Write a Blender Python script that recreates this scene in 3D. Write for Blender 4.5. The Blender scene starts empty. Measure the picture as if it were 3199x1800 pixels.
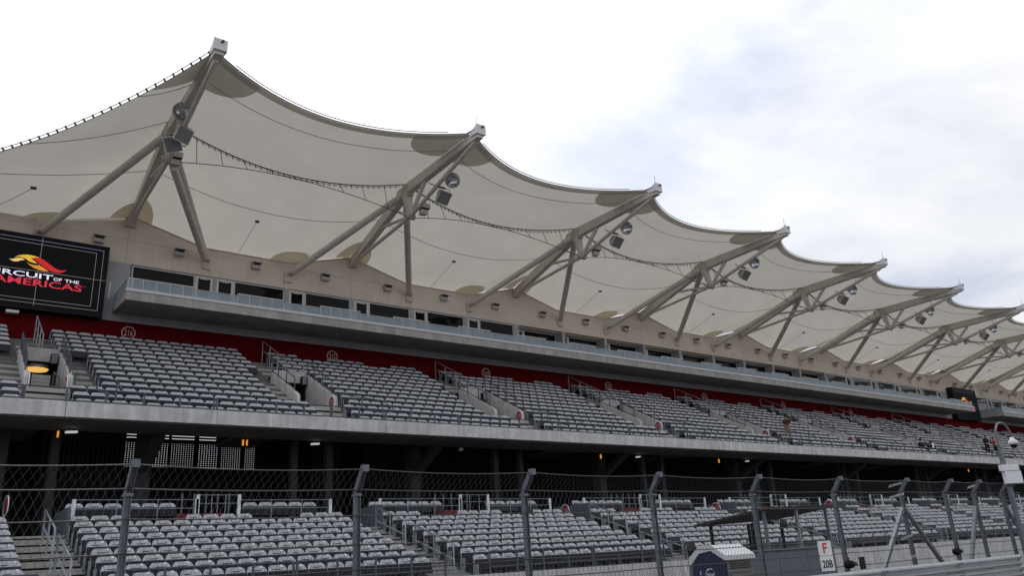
import bpy, bmesh, math, random
from mathutils import Vector, Matrix
random.seed(7)
C = bpy.context.scene.collection
S = bpy.context.scene
rad = math.radians

# ------------------------------------------------------------------ camera, sky, sun, exposure
H = 2.1                                   # eye height above the ground; the plan is drawn with the eye at z = 0, lifted by H at the end
cam_d = bpy.data.cameras.new('camera')
cam_d.sensor_fit = 'HORIZONTAL'; cam_d.sensor_width = 36.0
cam_d.lens = 36.0 * 2472.1 / 3199.0
cam_d.clip_start = 0.1; cam_d.clip_end = 9000
cam = bpy.data.objects.new('camera', cam_d); C.objects.link(cam)
R_ = Vector((0.79922, -0.59822, -0.05815)); U_ = Vector((-0.15192, -0.29468, 0.94344)); W_ = Vector((0.58153, 0.74518, 0.32639))
M = Matrix((R_, U_, -W_)).transposed().to_4x4(); M.translation = Vector((0, 0, H))
cam.matrix_world = M
S.camera = cam

SUN_EL, SUN_AZ = 56.0, 12.0               # azimuth from +Y towards +X: the sun stands behind the stand, veiled by cloud
sd = Vector((math.sin(rad(SUN_AZ)) * math.cos(rad(SUN_EL)), math.cos(rad(SUN_AZ)) * math.cos(rad(SUN_EL)), math.sin(rad(SUN_EL))))
world = bpy.data.worlds.new('World'); S.world = world; world.use_nodes = True
nt = world.node_tree; nt.nodes.clear()
def N(t, **k):
    n = nt.nodes.new(t)
    for a, b in k.items(): setattr(n, a, b)
    return n
def LK(a, b): nt.links.new(a, b)
def MA(op, a, b=None, clamp=False):
    n = N('ShaderNodeMath', operation=op); n.use_clamp = clamp
    for i, v in enumerate((a, b)):
        if v is None: continue
        if isinstance(v, (int, float)): n.inputs[i].default_value = v
        else: LK(v, n.inputs[i])
    return n.outputs[0]
tc = N('ShaderNodeTexCoord')
sep = N('ShaderNodeSeparateXYZ'); LK(tc.outputs['Generated'], sep.inputs[0])
zc = MA('ADD', MA('MAXIMUM', sep.outputs['Z'], 0.0), 0.22)
cmb = N('ShaderNodeCombineXYZ'); LK(MA('DIVIDE', sep.outputs['X'], zc), cmb.inputs[0]); LK(MA('DIVIDE', sep.outputs['Y'], zc), cmb.inputs[1])
cmb.inputs[2].default_value = 0.35
noi = N('ShaderNodeTexNoise'); noi.inputs['Scale'].default_value = 1.5; noi.inputs['Detail'].default_value = 9; noi.inputs['Roughness'].default_value = 0.55; noi.inputs['Distortion'].default_value = 0.35
LK(cmb.outputs[0], noi.inputs['Vector'])
cr = N('ShaderNodeValToRGB'); LK(noi.outputs['Fac'], cr.inputs['Fac'])
e = cr.color_ramp.elements
e[0].position = 0.36; e[0].color = (0.74, 0.79, 0.92, 1)
e[1].position = 0.66; e[1].color = (1.12, 1.12, 1.13, 1)
e2 = e.new(0.50); e2.color = (0.90, 0.925, 0.985, 1)
sky = N('ShaderNodeTexSky'); sky.sky_type = 'NISHITA'; sky.sun_disc = False
sky.sun_elevation = rad(SUN_EL); sky.sun_rotation = rad(SUN_AZ); sky.air_density = 1.0; sky.dust_density = 2.0
bgs = N('ShaderNodeBackground'); LK(sky.outputs[0], bgs.inputs['Color']); bgs.inputs['Strength'].default_value = 0.1
dot = N('ShaderNodeVectorMath', operation='DOT_PRODUCT'); LK(tc.outputs['Generated'], dot.inputs[0]); dot.inputs[1].default_value = sd
glow = MA('MULTIPLY', MA('POWER', MA('MAXIMUM', dot.outputs['Value'], 0.0), 6.0), 0.95)
bgc = N('ShaderNodeBackground'); LK(cr.outputs['Color'], bgc.inputs['Color']); LK(MA('ADD', glow, 0.82), bgc.inputs['Strength'])
mx = N('ShaderNodeMixShader')
thin = N('ShaderNodeMapRange'); LK(noi.outputs['Fac'], thin.inputs[0]); thin.inputs[1].default_value = 0.34; thin.inputs[2].default_value = 0.5; thin.inputs[3].default_value = 0.72; thin.inputs[4].default_value = 1.0
LK(thin.outputs[0], mx.inputs[0]); LK(bgs.outputs[0], mx.inputs[1]); LK(bgc.outputs[0], mx.inputs[2])
wo = N('ShaderNodeOutputWorld'); LK(mx.outputs[0], wo.inputs[0])
sun_d = bpy.data.lights.new('sun', 'SUN'); sun_d.energy = 1.0; sun_d.angle = rad(14); sun_d.color = (1, 0.96, 0.9)
sun = bpy.data.objects.new('sun', sun_d); C.objects.link(sun)
sun.rotation_euler = sd.to_track_quat('Z', 'Y').to_euler(); sun.location = (0, 0, 60)
vs = S.view_settings; vs.view_transform = 'Standard'; vs.look = 'None'; vs.exposure = 0.15; vs.gamma = 1.0; vs.use_curve_mapping = False
try: S.cycles.max_bounces = 8; S.cycles.transparent_max_bounces = 12
except Exception: pass

# ------------------------------------------------------------------ materials
MAT = {}
def mat(name, col, rough=0.6, metal=0.0, noise=0.0, nscale=3.0, streak=0.0, bump=0.0, bscale=40.0, spec=0.5, rand=0.0, speck=0.0):
    m = bpy.data.materials.new(name); m.use_nodes = True
    t = m.node_tree; b = t.nodes['Principled BSDF']
    b.inputs['Roughness'].default_value = rough; b.inputs['Metallic'].default_value = metal
    b.inputs['Specular IOR Level'].default_value = spec
    col4 = (*col, 1); b.inputs['Base Color'].default_value = col4
    L = t.links.new
    tcn = t.nodes.new('ShaderNodeTexCoord')
    src = None
    def mul(src, facsock, lo, hi):
        mr = t.nodes.new('ShaderNodeMapRange'); L(facsock, mr.inputs[0]); mr.inputs[1].default_value = 0.3; mr.inputs[2].default_value = 0.7
        mr.inputs[3].default_value = lo; mr.inputs[4].default_value = hi
        mm = t.nodes.new('ShaderNodeVectorMath'); mm.operation = 'SCALE'
        if src is None: mm.inputs[0].default_value = col
        else: L(src, mm.inputs[0])
        L(mr.outputs[0], mm.inputs['Scale']); return mm.outputs[0]
    if noise:
        n = t.nodes.new('ShaderNodeTexNoise'); n.inputs['Scale'].default_value = nscale; n.inputs['Detail'].default_value = 8; n.inputs['Roughness'].default_value = 0.65
        L(tcn.outputs['Object'], n.inputs['Vector']); src = mul(src, n.outputs['Fac'], 1 - noise, 1 + noise)
    if streak:
        mp = t.nodes.new('ShaderNodeMapping'); mp.inputs['Scale'].default_value = (2.6, 2.6, 0.22); L(tcn.outputs['Object'], mp.inputs[0])
        n = t.nodes.new('ShaderNodeTexNoise'); n.inputs['Scale'].default_value = 2.0; n.inputs['Detail'].default_value = 6; L(mp.outputs[0], n.inputs['Vector'])
        src = mul(src, n.outputs['Fac'], 1 - streak, 1 + streak * 0.6)
    if speck:
        n = t.nodes.new('ShaderNodeTexNoise'); n.inputs['Scale'].default_value = 22; n.inputs['Detail'].default_value = 3
        L(tcn.outputs['Object'], n.inputs['Vector']); src = mul(src, n.outputs['Fac'], 1 - speck, 1 + speck)
    if rand:
        oi = t.nodes.new('ShaderNodeObjectInfo'); mr = t.nodes.new('ShaderNodeMapRange'); L(oi.outputs['Random'], mr.inputs[0])
        mr.inputs[3].default_value = 1 - rand; mr.inputs[4].default_value = 1 + rand
        mm = t.nodes.new('ShaderNodeVectorMath'); mm.operation = 'SCALE'
        if src is None: mm.inputs[0].default_value = col
        else: L(src, mm.inputs[0])
        L(mr.outputs[0], mm.inputs['Scale']); src = mm.outputs[0]
    if src is not None: L(src, b.inputs['Base Color'])
    if bump:
        n = t.nodes.new('ShaderNodeTexNoise'); n.inputs['Scale'].default_value = bscale; n.inputs['Detail'].default_value = 5
        L(tcn.outputs['Object'], n.inputs['Vector'])
        bp = t.nodes.new('ShaderNodeBump'); bp.inputs['Strength'].default_value = bump; bp.inputs['Distance'].default_value = 0.02
        L(n.outputs['Fac'], bp.inputs['Height']); L(bp.outputs[0], b.inputs['Normal'])
    MAT[name] = m; return m
def emis(name, col, st):
    m = bpy.data.materials.new(name); m.use_nodes = True; b = m.node_tree.nodes['Principled BSDF']
    b.inputs['Base Color'].default_value = (0.002, 0.002, 0.002, 1); b.inputs['Specular IOR Level'].default_value = 0.04; b.inputs['Emission Color'].default_value = (*col, 1); b.inputs['Emission Strength'].default_value = st
    b.inputs['Roughness'].default_value = 0.6; MAT[name] = m; return m
mat('concrete_pale', (0.53, 0.525, 0.52), 0.85, noise=0.16, nscale=1.7, streak=0.22, bump=0.25, speck=0.05)
mat('concrete', (0.40, 0.39, 0.37), 0.85, noise=0.2, nscale=1.5, streak=0.2, bump=0.25, speck=0.05)
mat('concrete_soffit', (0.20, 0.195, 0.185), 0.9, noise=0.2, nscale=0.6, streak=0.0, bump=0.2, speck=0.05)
mat('concrete_shaded', (0.05, 0.05, 0.053), 0.9, noise=0.2, nscale=0.8)  # plain concrete below the deck, its shade put into the colour
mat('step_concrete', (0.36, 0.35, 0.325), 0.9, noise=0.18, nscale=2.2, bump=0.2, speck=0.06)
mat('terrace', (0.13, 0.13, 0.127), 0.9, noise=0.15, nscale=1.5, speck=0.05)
mat('beige', (0.66, 0.575, 0.505), 0.85, noise=0.07, nscale=0.7, streak=0.05, bump=0.12, bscale=60, speck=0.05, rand=0.025)
mat('joint', (0.16, 0.14, 0.125), 0.9)
mat('grey_paint', (0.34, 0.345, 0.385), 0.7, noise=0.06, nscale=1.2, speck=0.03)
mat('red_paint', (0.105, 0.0045, 0.006), 0.95, noise=0.08, nscale=0.8, speck=0.03, spec=0.05)
mat('steel', (0.60, 0.555, 0.515), 0.5, noise=0.10, nscale=1.6, streak=0.06)
mat('steel_rust', (0.52, 0.455, 0.40), 0.6, noise=0.22, nscale=2.5, streak=0.12)
mat('white_steel', (0.62, 0.61, 0.64), 0.45, noise=0.05)
mat('cable', (0.055, 0.05, 0.047), 0.5, 0.3)
mat('seam', (0.36, 0.345, 0.32), 0.8)
mat('galv', (0.145, 0.157, 0.185), 0.55, 0.3, noise=0.15, nscale=6.0, speck=0.08)
mat('galv_dark', (0.13, 0.14, 0.165), 0.5, 0.3, noise=0.15, nscale=6.0)
mat('rail_paint', (0.075, 0.083, 0.108), 0.5, 0.2, noise=0.1, nscale=5)
mat('rail_grey', (0.27, 0.29, 0.32), 0.5, 0.2, noise=0.1, nscale=5)
mat('barrier', (0.33, 0.34, 0.365), 0.45, 0.45, noise=0.14, nscale=1.8, streak=0.08, speck=0.06)
mat('wire', (0.075, 0.08, 0.09), 0.55, 0.2)
mat('seat', (0.37, 0.38, 0.405), 0.38, noise=0.05, nscale=4.0, rand=0.07)
mat('seat_pan', (0.032, 0.033, 0.042), 0.7, spec=0.15, rand=0.06)  # same plastic as the backrest; shade of the tilted underside is in the colour
mat('seat_slot', (0.012, 0.012, 0.014), 0.7)
mat('seat_leg', (0.035, 0.037, 0.045), 0.6, spec=0.15)
mat('tag_white', (0.90, 0.90, 0.92), 0.25, spec=0.8)
mat('white_plastic', (0.72, 0.73, 0.76), 0.4, noise=0.04)
mat('alu', (0.50, 0.50, 0.51), 0.45, 0.2)
mat('black', (0.010, 0.010, 0.011), 0.6, spec=0.2)
mat('charcoal', (0.055, 0.055, 0.06), 0.6, noise=0.15, nscale=8)
mat('speaker_grille', (0.17, 0.165, 0.175), 0.75, noise=0.12, nscale=40)
mat('inside_shade', (0.022, 0.022, 0.024), 0.9)  # interior gloom painted into the concourse, passage and suite surfaces
mat('lamp_metal', (0.42, 0.395, 0.37), 0.5, 0.2)
mat('lens', (0.45, 0.45, 0.46), 0.12, 0.0)
mat('reflector', (0.55, 0.56, 0.60), 0.12, 0.9)
mat('sign_red', (0.21, 0.007, 0.018), 0.45)
mat('sign_white', (0.74, 0.74, 0.75), 0.45)
mat('sign_pale', (0.66, 0.44, 0.43), 0.6)
mat('sign_ink', (0.03, 0.03, 0.045), 0.5)
mat('sign_letter_red', (0.55, 0.025, 0.03), 0.5)
mat('toilet_blue', (0.009, 0.011, 0.055), 0.4, noise=0.05)
mat('toilet_grey', (0.17, 0.165, 0.155), 0.55, noise=0.06)
mat('toilet_white', (0.62, 0.62, 0.64), 0.5, noise=0.04)
mat('hut_panel', (0.12, 0.132, 0.16), 0.55, noise=0.07, nscale=2)
mat('hut_roof', (0.05, 0.047, 0.044), 0.95, noise=0.1, spec=0.05)
mat('red_bench', (0.15, 0.008, 0.010), 0.6)
mat('skin', (0.35, 0.19, 0.13), 0.5)
mat('hair', (0.012, 0.010, 0.009), 0.6)
mat('maroon', (0.070, 0.008, 0.013), 0.85, noise=0.15, nscale=9)
mat('khaki', (0.27, 0.195, 0.125), 0.85, noise=0.15, nscale=9)
mat('black_cloth', (0.010, 0.010, 0.013), 0.9)
mat('pink_cloth', (0.55, 0.055, 0.11), 0.8, noise=0.12, nscale=9)
mat('shoe', (0.03, 0.022, 0.018), 0.6)
mat('asphalt', (0.07, 0.07, 0.072), 0.9, noise=0.15, nscale=0.5, speck=0.15, bump=0.3, bscale=80)
mat('ground', (0.15, 0.145, 0.125), 0.95, noise=0.25, nscale=0.15, speck=0.15)
mat('paint_white', (0.7, 0.7, 0.7), 0.7, noise=0.1)
emis('amber', (1.0, 0.42, 0.06), 0.6)
emis('vom_lamp', (1.0, 0.60, 0.16), 0.75)
emis('white_lamp', (0.9, 0.95, 1.0), 0.45)
emis('screen_black', (0.004, 0.0045, 0.005), 1.0)
emis('screen_navy', (0.002, 0.003, 0.010), 1.0)
emis('screen_line', (0.20, 0.18, 0.165), 1.0)
emis('logo_yellow', (0.62, 0.42, 0.045), 1.0)
emis('logo_cream', (0.75, 0.50, 0.22), 1.0)
emis('logo_orange', (0.62, 0.235, 0.035), 1.0)
emis('logo_red', (0.50, 0.022, 0.03), 1.0)
emis('text_white', (0.72, 0.70, 0.84), 1.0)
emis('text_red', (0.56, 0.035, 0.065), 1.0)
def glassmat(name, tint, body, tfac, rough=0.08):
    m = bpy.data.materials.new(name); m.use_nodes = True; t = m.node_tree; t.nodes.clear()
    o = t.nodes.new('ShaderNodeOutputMaterial'); mxn = t.nodes.new('ShaderNodeMixShader'); tr = t.nodes.new('ShaderNodeBsdfTransparent'); tr.inputs[0].default_value = (*tint, 1)
    p = t.nodes.new('ShaderNodeBsdfPrincipled'); p.inputs['Base Color'].default_value = (*body, 1); p.inputs['Roughness'].default_value = rough
    mxn.inputs[0].default_value = 1 - tfac
    t.links.new(tr.outputs[0], mxn.inputs[1]); t.links.new(p.outputs[0], mxn.inputs[2]); t.links.new(mxn.outputs[0], o.inputs[0]); MAT[name] = m
glassmat('balustrade_glass', (0.74, 0.84, 0.88), (0.40, 0.48, 0.53), 0.50, 0.05)
mat('window_glass', (0.006, 0.007, 0.007), 0.04, spec=0.10)
mat('window_glass_green', (0.02, 0.032, 0.031), 0.04, spec=0.3)
def fabric(name, dcol, tcol, tf):
    m = bpy.data.materials.new(name); m.use_nodes = True; t = m.node_tree; t.nodes.clear(); L = t.links.new
    o = t.nodes.new('ShaderNodeOutputMaterial'); mxn = t.nodes.new('ShaderNodeMixShader'); d = t.nodes.new('ShaderNodeBsdfDiffuse'); tr = t.nodes.new('ShaderNodeBsdfTranslucent')
    tcn = t.nodes.new('ShaderNodeTexCoord'); n = t.nodes.new('ShaderNodeTexNoise'); n.inputs['Scale'].default_value = 0.5; n.inputs['Detail'].default_value = 7; L(tcn.outputs['Object'], n.inputs['Vector'])
    mr = t.nodes.new('ShaderNodeMapRange'); L(n.outputs['Fac'], mr.inputs[0]); mr.inputs[1].default_value = 0.3; mr.inputs[2].default_value = 0.7; mr.inputs[3].default_value = 0.95; mr.inputs[4].default_value = 1.04
    for sh, c in ((d, dcol), (tr, tcol)):
        v = t.nodes.new('ShaderNodeVectorMath'); v.operation = 'SCALE'; v.inputs[0].default_value = c; L(mr.outputs[0], v.inputs['Scale']); L(v.outputs[0], sh.inputs['Color'])
    mxn.inputs[0].default_value = tf; L(d.outputs[0], mxn.inputs[1]); L(tr.outputs[0], mxn.inputs[2]); L(mxn.outputs[0], o.inputs[0]); MAT[name] = m
fabric('canopy_fabric', (0.68, 0.66, 0.62), (0.80, 0.76, 0.68), 0.242)
fabric('canopy_base', (0.84, 0.81, 0.73), (0.86, 0.78, 0.55), 0.26)
fabric('canopy_double', (0.82, 0.80, 0.75), (0.76, 0.71, 0.60), 0.21)

# ------------------------------------------------------------------ mesh helpers
class MB:
    def __init__(s): s.v = []; s.f = []; s.mi = []; s.sm = []; s.cur = 0; s.smooth = False
    def add(s, vs, fs, smooth=None):
        b = len(s.v); s.v += [tuple(x) for x in vs]
        for f in fs: s.f.append(tuple(i + b for i in f)); s.mi.append(s.cur); s.sm.append(s.smooth if smooth is None else smooth)
        return s
    def box(s, x0, x1, y0, y1, z0, z1):
        s.add([(x0, y0, z0), (x1, y0, z0), (x1, y1, z0), (x0, y1, z0), (x0, y0, z1), (x1, y0, z1), (x1, y1, z1), (x0, y1, z1)],
              [(0, 3, 2, 1), (4, 5, 6, 7), (0, 1, 5, 4), (1, 2, 6, 5), (2, 3, 7, 6), (3, 0, 4, 7)], False); return s
    def beam(s, p, q, w, h, up=(0, 0, 1), w2=None, h2=None):
        p = Vector(p); q = Vector(q); d = (q - p).normalized(); up = Vector(up)
        a = d.cross(up)
        if a.length < 1e-4: a = d.cross(Vector((0, 1, 0)))
        a.normalize(); b = a.cross(d).normalized()
        w2 = w if w2 is None else w2; h2 = h if h2 is None else h2
        vs = []
        for c, ww, hh in ((p, w, h), (q, w2, h2)):
            for sa, sb in ((-1, -1), (1, -1), (1, 1), (-1, 1)): vs.append(c + a * sa * ww / 2 + b * sb * hh / 2)
        s.add(vs, [(0, 1, 2, 3), (7, 6, 5, 4), (0, 4, 5, 1), (1, 5, 6, 2), (2, 6, 7, 3), (3, 7, 4, 0)], False); return s
    def tube(s, pts, r, n=8, caps=True, r2=None):
        pts = [Vector(p) for p in pts]; rings = []; k = len(pts)
        a = None
        for i, p in enumerate(pts):
            d = (pts[min(i + 1, k - 1)] - pts[max(i - 1, 0)]).normalized()
            if a is None:
                a = d.cross(Vector((0, 0, 1)))
                if a.length < 0.05: a = d.cross(Vector((0, 1, 0)))
            else:
                a = a - d * a.dot(d)
            a.normalize(); b = d.cross(a)
            rr = r if r2 is None else r + (r2 - r) * i / max(1, k - 1)
            rings.append([p + (a * math.cos(2 * math.pi * j / n) + b * math.sin(2 * math.pi * j / n)) * rr for j in range(n)])
        vs = [v for rg in rings for v in rg]; fs = []
        for i in range(k - 1):
            for j in range(n): fs.append((i * n + j, i * n + (j + 1) % n, (i + 1) * n + (j + 1) % n, (i + 1) * n + j))
        s.add(vs, fs, True)
        if caps:
            s.add(rings[0], [tuple(range(n))][::-1], False); s.add(rings[-1], [tuple(range(n))], False)
        return s
    def prism(s, poly, a, lo, hi):
        """poly in the two other axes (in xyz order), extruded along axis a"""
        n = len(poly); o = [i for i in range(3) if i != a]; vs = []
        for t in (lo, hi):
            for (u, v) in poly:
                p = [0, 0, 0]; p[a] = t; p[o[0]] = u; p[o[1]] = v; vs.append(p)
        s.add(vs, [tuple(range(n)), tuple(range(2 * n - 1, n - 1, -1))] + [(i, i + n, (i + 1) % n + n, (i + 1) % n) for i in range(n)], False); return s
    def lathe(s, prof, org, axis, n=20):
        org = Vector(org); ax = Vector(axis).normalized(); a = ax.cross(Vector((0, 0, 1)))
        if a.length < 0.05: a = ax.cross(Vector((0, 1, 0)))
        a.normalize(); b = ax.cross(a); k = len(prof)
        vs = [org + ax * h + (a * math.cos(2 * math.pi * j / n) + b * math.sin(2 * math.pi * j / n)) * r for (r, h) in prof for j in range(n)]
        fs = [(i * n + j, i * n + (j + 1) % n, (i + 1) * n + (j + 1) % n, (i + 1) * n + j) for i in range(k - 1) for j in range(n)]
        s.add(vs, fs, True); return s
    def mesh(s, name, mats):
        me = bpy.data.meshes.new(name); me.from_pydata(s.v, [], s.f)
        for m in (mats if isinstance(mats, (list, tuple)) else [mats]): me.materials.append(MAT[m])
        me.polygons.foreach_set('material_index', s.mi); me.polygons.foreach_set('use_smooth', s.sm)
        me.update(); return me
    def build(s, name, mats, parent=None):
        return link(name, s.mesh(name, mats), parent)
def link(name, me, parent=None):
    o = bpy.data.objects.new(name, me); C.objects.link(o)
    if parent is not None: o.parent = parent; o.matrix_parent_inverse = Matrix.Identity(4)
    return o
def tag(o, label=None, cat=None, group=None, kind=None):
    if label: o['label'] = label
    if cat: o['category'] = cat
    if group: o['group'] = group
    if kind: o['kind'] = kind
    return o
def thing(name, label, cat, group=None, loc=(0, 0, 0)):
    o = bpy.data.objects.new(name, None); C.objects.link(o); o.location = loc; o.empty_display_size = 0.2
    return tag(o, label, cat, group)
def box(name, m, parent, x0, x1, y0, y1, z0, z1): return MB().box(x0, x1, y0, y1, z0, z1).build(name, m, parent)
def tube(name, m, parent, pts, r, n=8): return MB().tube(pts, r, n).build(name, m, parent)
def beam(name, m, parent, p, q, w, h, **k): return MB().beam(p, q, w, h, **k).build(name, m, parent)
def text_mesh(name, body, m, parent, x0, x1, z0, z1, y, face='-y', depth=0.006, weight=0.0):
    """lettering fitted to a box; face -y stands in the XZ plane, face -x in the YZ plane (x0,x1 are then y, read from high y to low y)"""
    cu = bpy.data.curves.new('lettering', 'FONT'); cu.body = body; cu.size = 1.0; cu.extrude = 0.01; cu.offset = weight; cu.resolution_u = 3
    ob = bpy.data.objects.new('lettering', cu); C.objects.link(ob)
    dg = bpy.context.evaluated_depsgraph_get(); me = bpy.data.meshes.new_from_object(ob.evaluated_get(dg)); bpy.data.objects.remove(ob); bpy.data.curves.remove(cu)
    xs = [v.co.x for v in me.vertices]; ys = [v.co.y for v in me.vertices]
    ax, bx, ay, by = min(xs), max(xs), min(ys), max(ys)
    for v in me.vertices:
        fx = (v.co.x - ax) / max(1e-6, bx - ax); fy = (v.co.y - ay) / max(1e-6, by - ay); d = v.co.z / 0.01 * depth / 2
        if face == '-y': v.co = (x0 + fx * (x1 - x0), y - d, z0 + fy * (z1 - z0))
        else: v.co = (y - d, x1 - fx * (x1 - x0), z0 + fy * (z1 - z0))
    me.materials.clear(); me.materials.append(MAT[m]); me.name = name
    return link(name, me, parent)
ORD = ['first', 'second', 'third', 'fourth', 'fifth', 'sixth', 'seventh', 'eighth', 'ninth', 'tenth', 'eleventh', 'twelfth', 'thirteenth', 'fourteenth', 'fifteenth', 'sixteenth', 'seventeenth', 'eighteenth',
       'nineteenth', 'twentieth', 'twenty-first', 'twenty-second', 'twenty-third', 'twenty-fourth', 'twenty-fifth', 'twenty-sixth', 'twenty-seventh', 'twenty-eighth', 'twenty-ninth', 'thirtieth']

# ------------------------------------------------------------------ measured plan (metres, eye at the origin)
D = 12.2; X0 = 7.33                        # spacing and first position of the roof masts
YW = 40.4                                  # face of the suite wall
NM = 12                                    # masts
XL, XR = -14.0, 140.0                      # ends of the stand
S14, ST, RS, SP = 30.2, 0.743, 0.3875, 0.567   # upper tier: y of the front row, row depth, row rise, seat pitch
UY = lambda k: S14 + (14 - k) * ST         # upper tier row k = 1 (top) .. 14 (front)
UZ = lambda k: 6.16 + (14 - k) * RS        # height of the seat tops
UF = lambda k: UZ(k) - 0.80                # floor of the row
S9, ST2, RS2, SP2 = 22.0, 0.756, 0.2275, 0.565
LY = lambda k: S9 + (9 - k) * ST2
LZ = lambda k: 0.27 + (9 - k) * RS2
LF = lambda k: LZ(k) - 0.80
P = 10.65                                  # spacing of the seating blocks
YF = 29.3                                  # face of the upper deck
GROUND = -H
NB = 10
ground = MB().box(-2500, 2500, -2500, 2500, GROUND - 0.5, GROUND).build('ground', 'ground'); tag(ground, kind='structure')
track = MB().box(-400, 700, -16, 8.6, GROUND + 0.001, GROUND + 0.006).build('track', 'asphalt'); tag(track, kind='structure')
line = MB().box(-400, 700, 8.0, 8.15, GROUND + 0.0065, GROUND + 0.0105).build('track_line', 'paint_white'); tag(line, kind='structure')

stand = thing('grandstand', 'long grey concrete grandstand with two seating tiers, red rear wall and beige suite wall', 'grandstand')

# vomitories of the upper tier: inner left x, inner width
VOM = [(3.15, 1.3)] + [(13.48 + P * j, 1.62) for j in range(NB)]
VOML = [(-7.4, 1.5)] + VOM
# terrace blocks between vomitories
def upper_profile(k0, k1):
    """closed polygon in (y, z) for rows k0 (top) .. k1 (front) with a sloping underside"""
    top = []
    for k in range(k1, k0 - 1, -1):
        ya = YF + 0.16 if k == 14 else UY(k) - 0.66
        yb = UY(k) + 0.083 if k > 1 else YW + 0.02
        top += [(ya, UF(k)), (yb, UF(k))]
    bot = [(top[-1][0], top[-1][1] - 0.5), (top[0][0], top[0][1] - 0.03)]
    return top + bot
prev = XL
for i, (xv, w) in enumerate(VOML + [(XR, 0)]):
    x1 = xv - 0.15 if w else XR
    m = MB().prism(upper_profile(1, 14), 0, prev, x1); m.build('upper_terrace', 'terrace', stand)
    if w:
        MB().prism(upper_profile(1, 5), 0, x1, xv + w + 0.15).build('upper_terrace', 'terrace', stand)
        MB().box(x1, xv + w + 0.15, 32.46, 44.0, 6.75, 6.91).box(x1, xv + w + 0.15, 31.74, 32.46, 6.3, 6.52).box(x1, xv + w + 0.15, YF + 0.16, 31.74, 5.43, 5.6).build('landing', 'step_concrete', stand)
    prev = xv + w + 0.15
# fascia of the upper deck in cast lengths, soffit and the spaces below it
x = XL; k = 0; cuts = [XL]
while x < XR:
    x += (3.6, 5.9, 4.9, 6.9)[k % 4] if x > -5 else 9.0; cuts.append(min(x, XR)); k += 1
for a, b in zip(cuts, cuts[1:]):
    MB().prism([(YF, 5.33), (YF + 0.16, 5.33), (YF + 0.16, 5.80), (YF + 0.16, 5.835), (YF + 0.02, 5.835), (YF, 5.815)], 0, a + 0.008, b - 0.008).build('fascia_panel', 'concrete_pale', stand)
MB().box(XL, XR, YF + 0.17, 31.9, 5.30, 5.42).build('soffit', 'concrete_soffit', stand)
MB().box(XL, XR, 31.905, 32.3, 5.36, 5.52).build('edge_beam', 'concrete_shaded', stand)
MB().prism([(32.31, 5.4), (YW + 4, 9.0), (YW + 4, 9.2), (32.31, 5.6)], 0, XL, XR).build('concourse_ceiling', 'inside_shade', stand)
# concourse: floor, rear wall with perforated openings
MB().box(XL, XR, 31.51, 46.0, 0.9, 1.55).build('concourse_floor', 'concrete_shaded', stand)
PERF = [(8.5, 9.75), (10.1, 11.0), (11.1, 12.3), (12.5, 13.55), (13.7, 14.78), (14.98, 15.58)]
wall = MB(); xs = XL; YB = 44.0
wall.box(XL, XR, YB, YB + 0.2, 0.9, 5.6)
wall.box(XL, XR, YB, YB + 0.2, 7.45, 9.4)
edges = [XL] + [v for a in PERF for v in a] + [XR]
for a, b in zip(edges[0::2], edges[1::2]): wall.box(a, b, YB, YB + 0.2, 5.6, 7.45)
wall.build('concourse_wall', 'inside_shade', stand)
for a, b in PERF:
    pf = thing('perforated_screen', 'x', 'screen')
    o = MB(); n = max(3, round((b - a) / 0.125)); px = (b - a) / n; mz = 11; pz = 1.2 / mz
    for i in range(n + 1): o.box(a + i * px - 0.046, a + i * px + 0.046, YB + 0.08, YB + 0.10, 5.6, 6.88)
    for j in range(mz + 1): o.box(a, b, YB + 0.1005, YB + 0.12, 5.62 + j * pz - 0.041, 5.62 + j * pz + 0.041)
    g = o.build('perforated_sheet', 'charcoal', pf); tag(g, kind='stuff')
    o = MB().box(a, b, YB + 0.08, YB + 0.12, 6.88, 7.12).box(a, b, YB + 0.08, YB + 0.12, 7.15, 7.27).box(a, b, YB + 0.08, YB + 0.12, 7.30, 7.45)
    o.build('louvre', 'charcoal', pf)
    i = PERF.index((a, b)); tag(pf, ('%s of the six backlit perforated screens in the dark concourse, counted from the left' % ORD[i]), 'screen', 'perforated screens in the concourse')
# ribbed partitions deep in the concourse
for (a, b) in ((4.9, 8.3), (17.6, 19.4), (20.6, 24.8)):
    part = thing('ribbed_partition', 'x', 'partition')
    n = int((b - a) / 0.2)
    box('backing', 'inside_shade', part, a, b, 41.0, 41.04, 1.55, 7.0)
    for i in range(n): box('slat', 'charcoal', part, a + i * 0.2, a + i * 0.2 + 0.09, 40.93, 41.0, 4.4, 6.9)
    tag(part, {4.9: 'dark slatted partition under the deck left of the perforated screens', 17.6: 'narrow dark slatted partition under the deck right of the perforated screens', 20.6: 'wide dark slatted partition under the deck beyond the narrow one'}[a], 'partition', 'slatted partitions in the concourse')
# columns and haunch beams
for j in range(12):
    for dx in (0, 1.6): box('column', 'concrete_shaded', stand, 2.75 + P * j + dx * (1 if j else 1) - 0.14, 2.75 + P * j + dx + 0.14, 33.0, 33.3, 1.55, 6.2)
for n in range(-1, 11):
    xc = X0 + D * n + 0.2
    box('column', 'concrete_shaded', stand, xc - 0.25, xc + 0.25, 33.6, 34.2, 1.55, 6.0)
    MB().beam((xc, 33.7, 4.2), (xc, 31.6, 5.28), 0.4, 0.28).build('haunch', 'concrete_shaded', stand)

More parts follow.
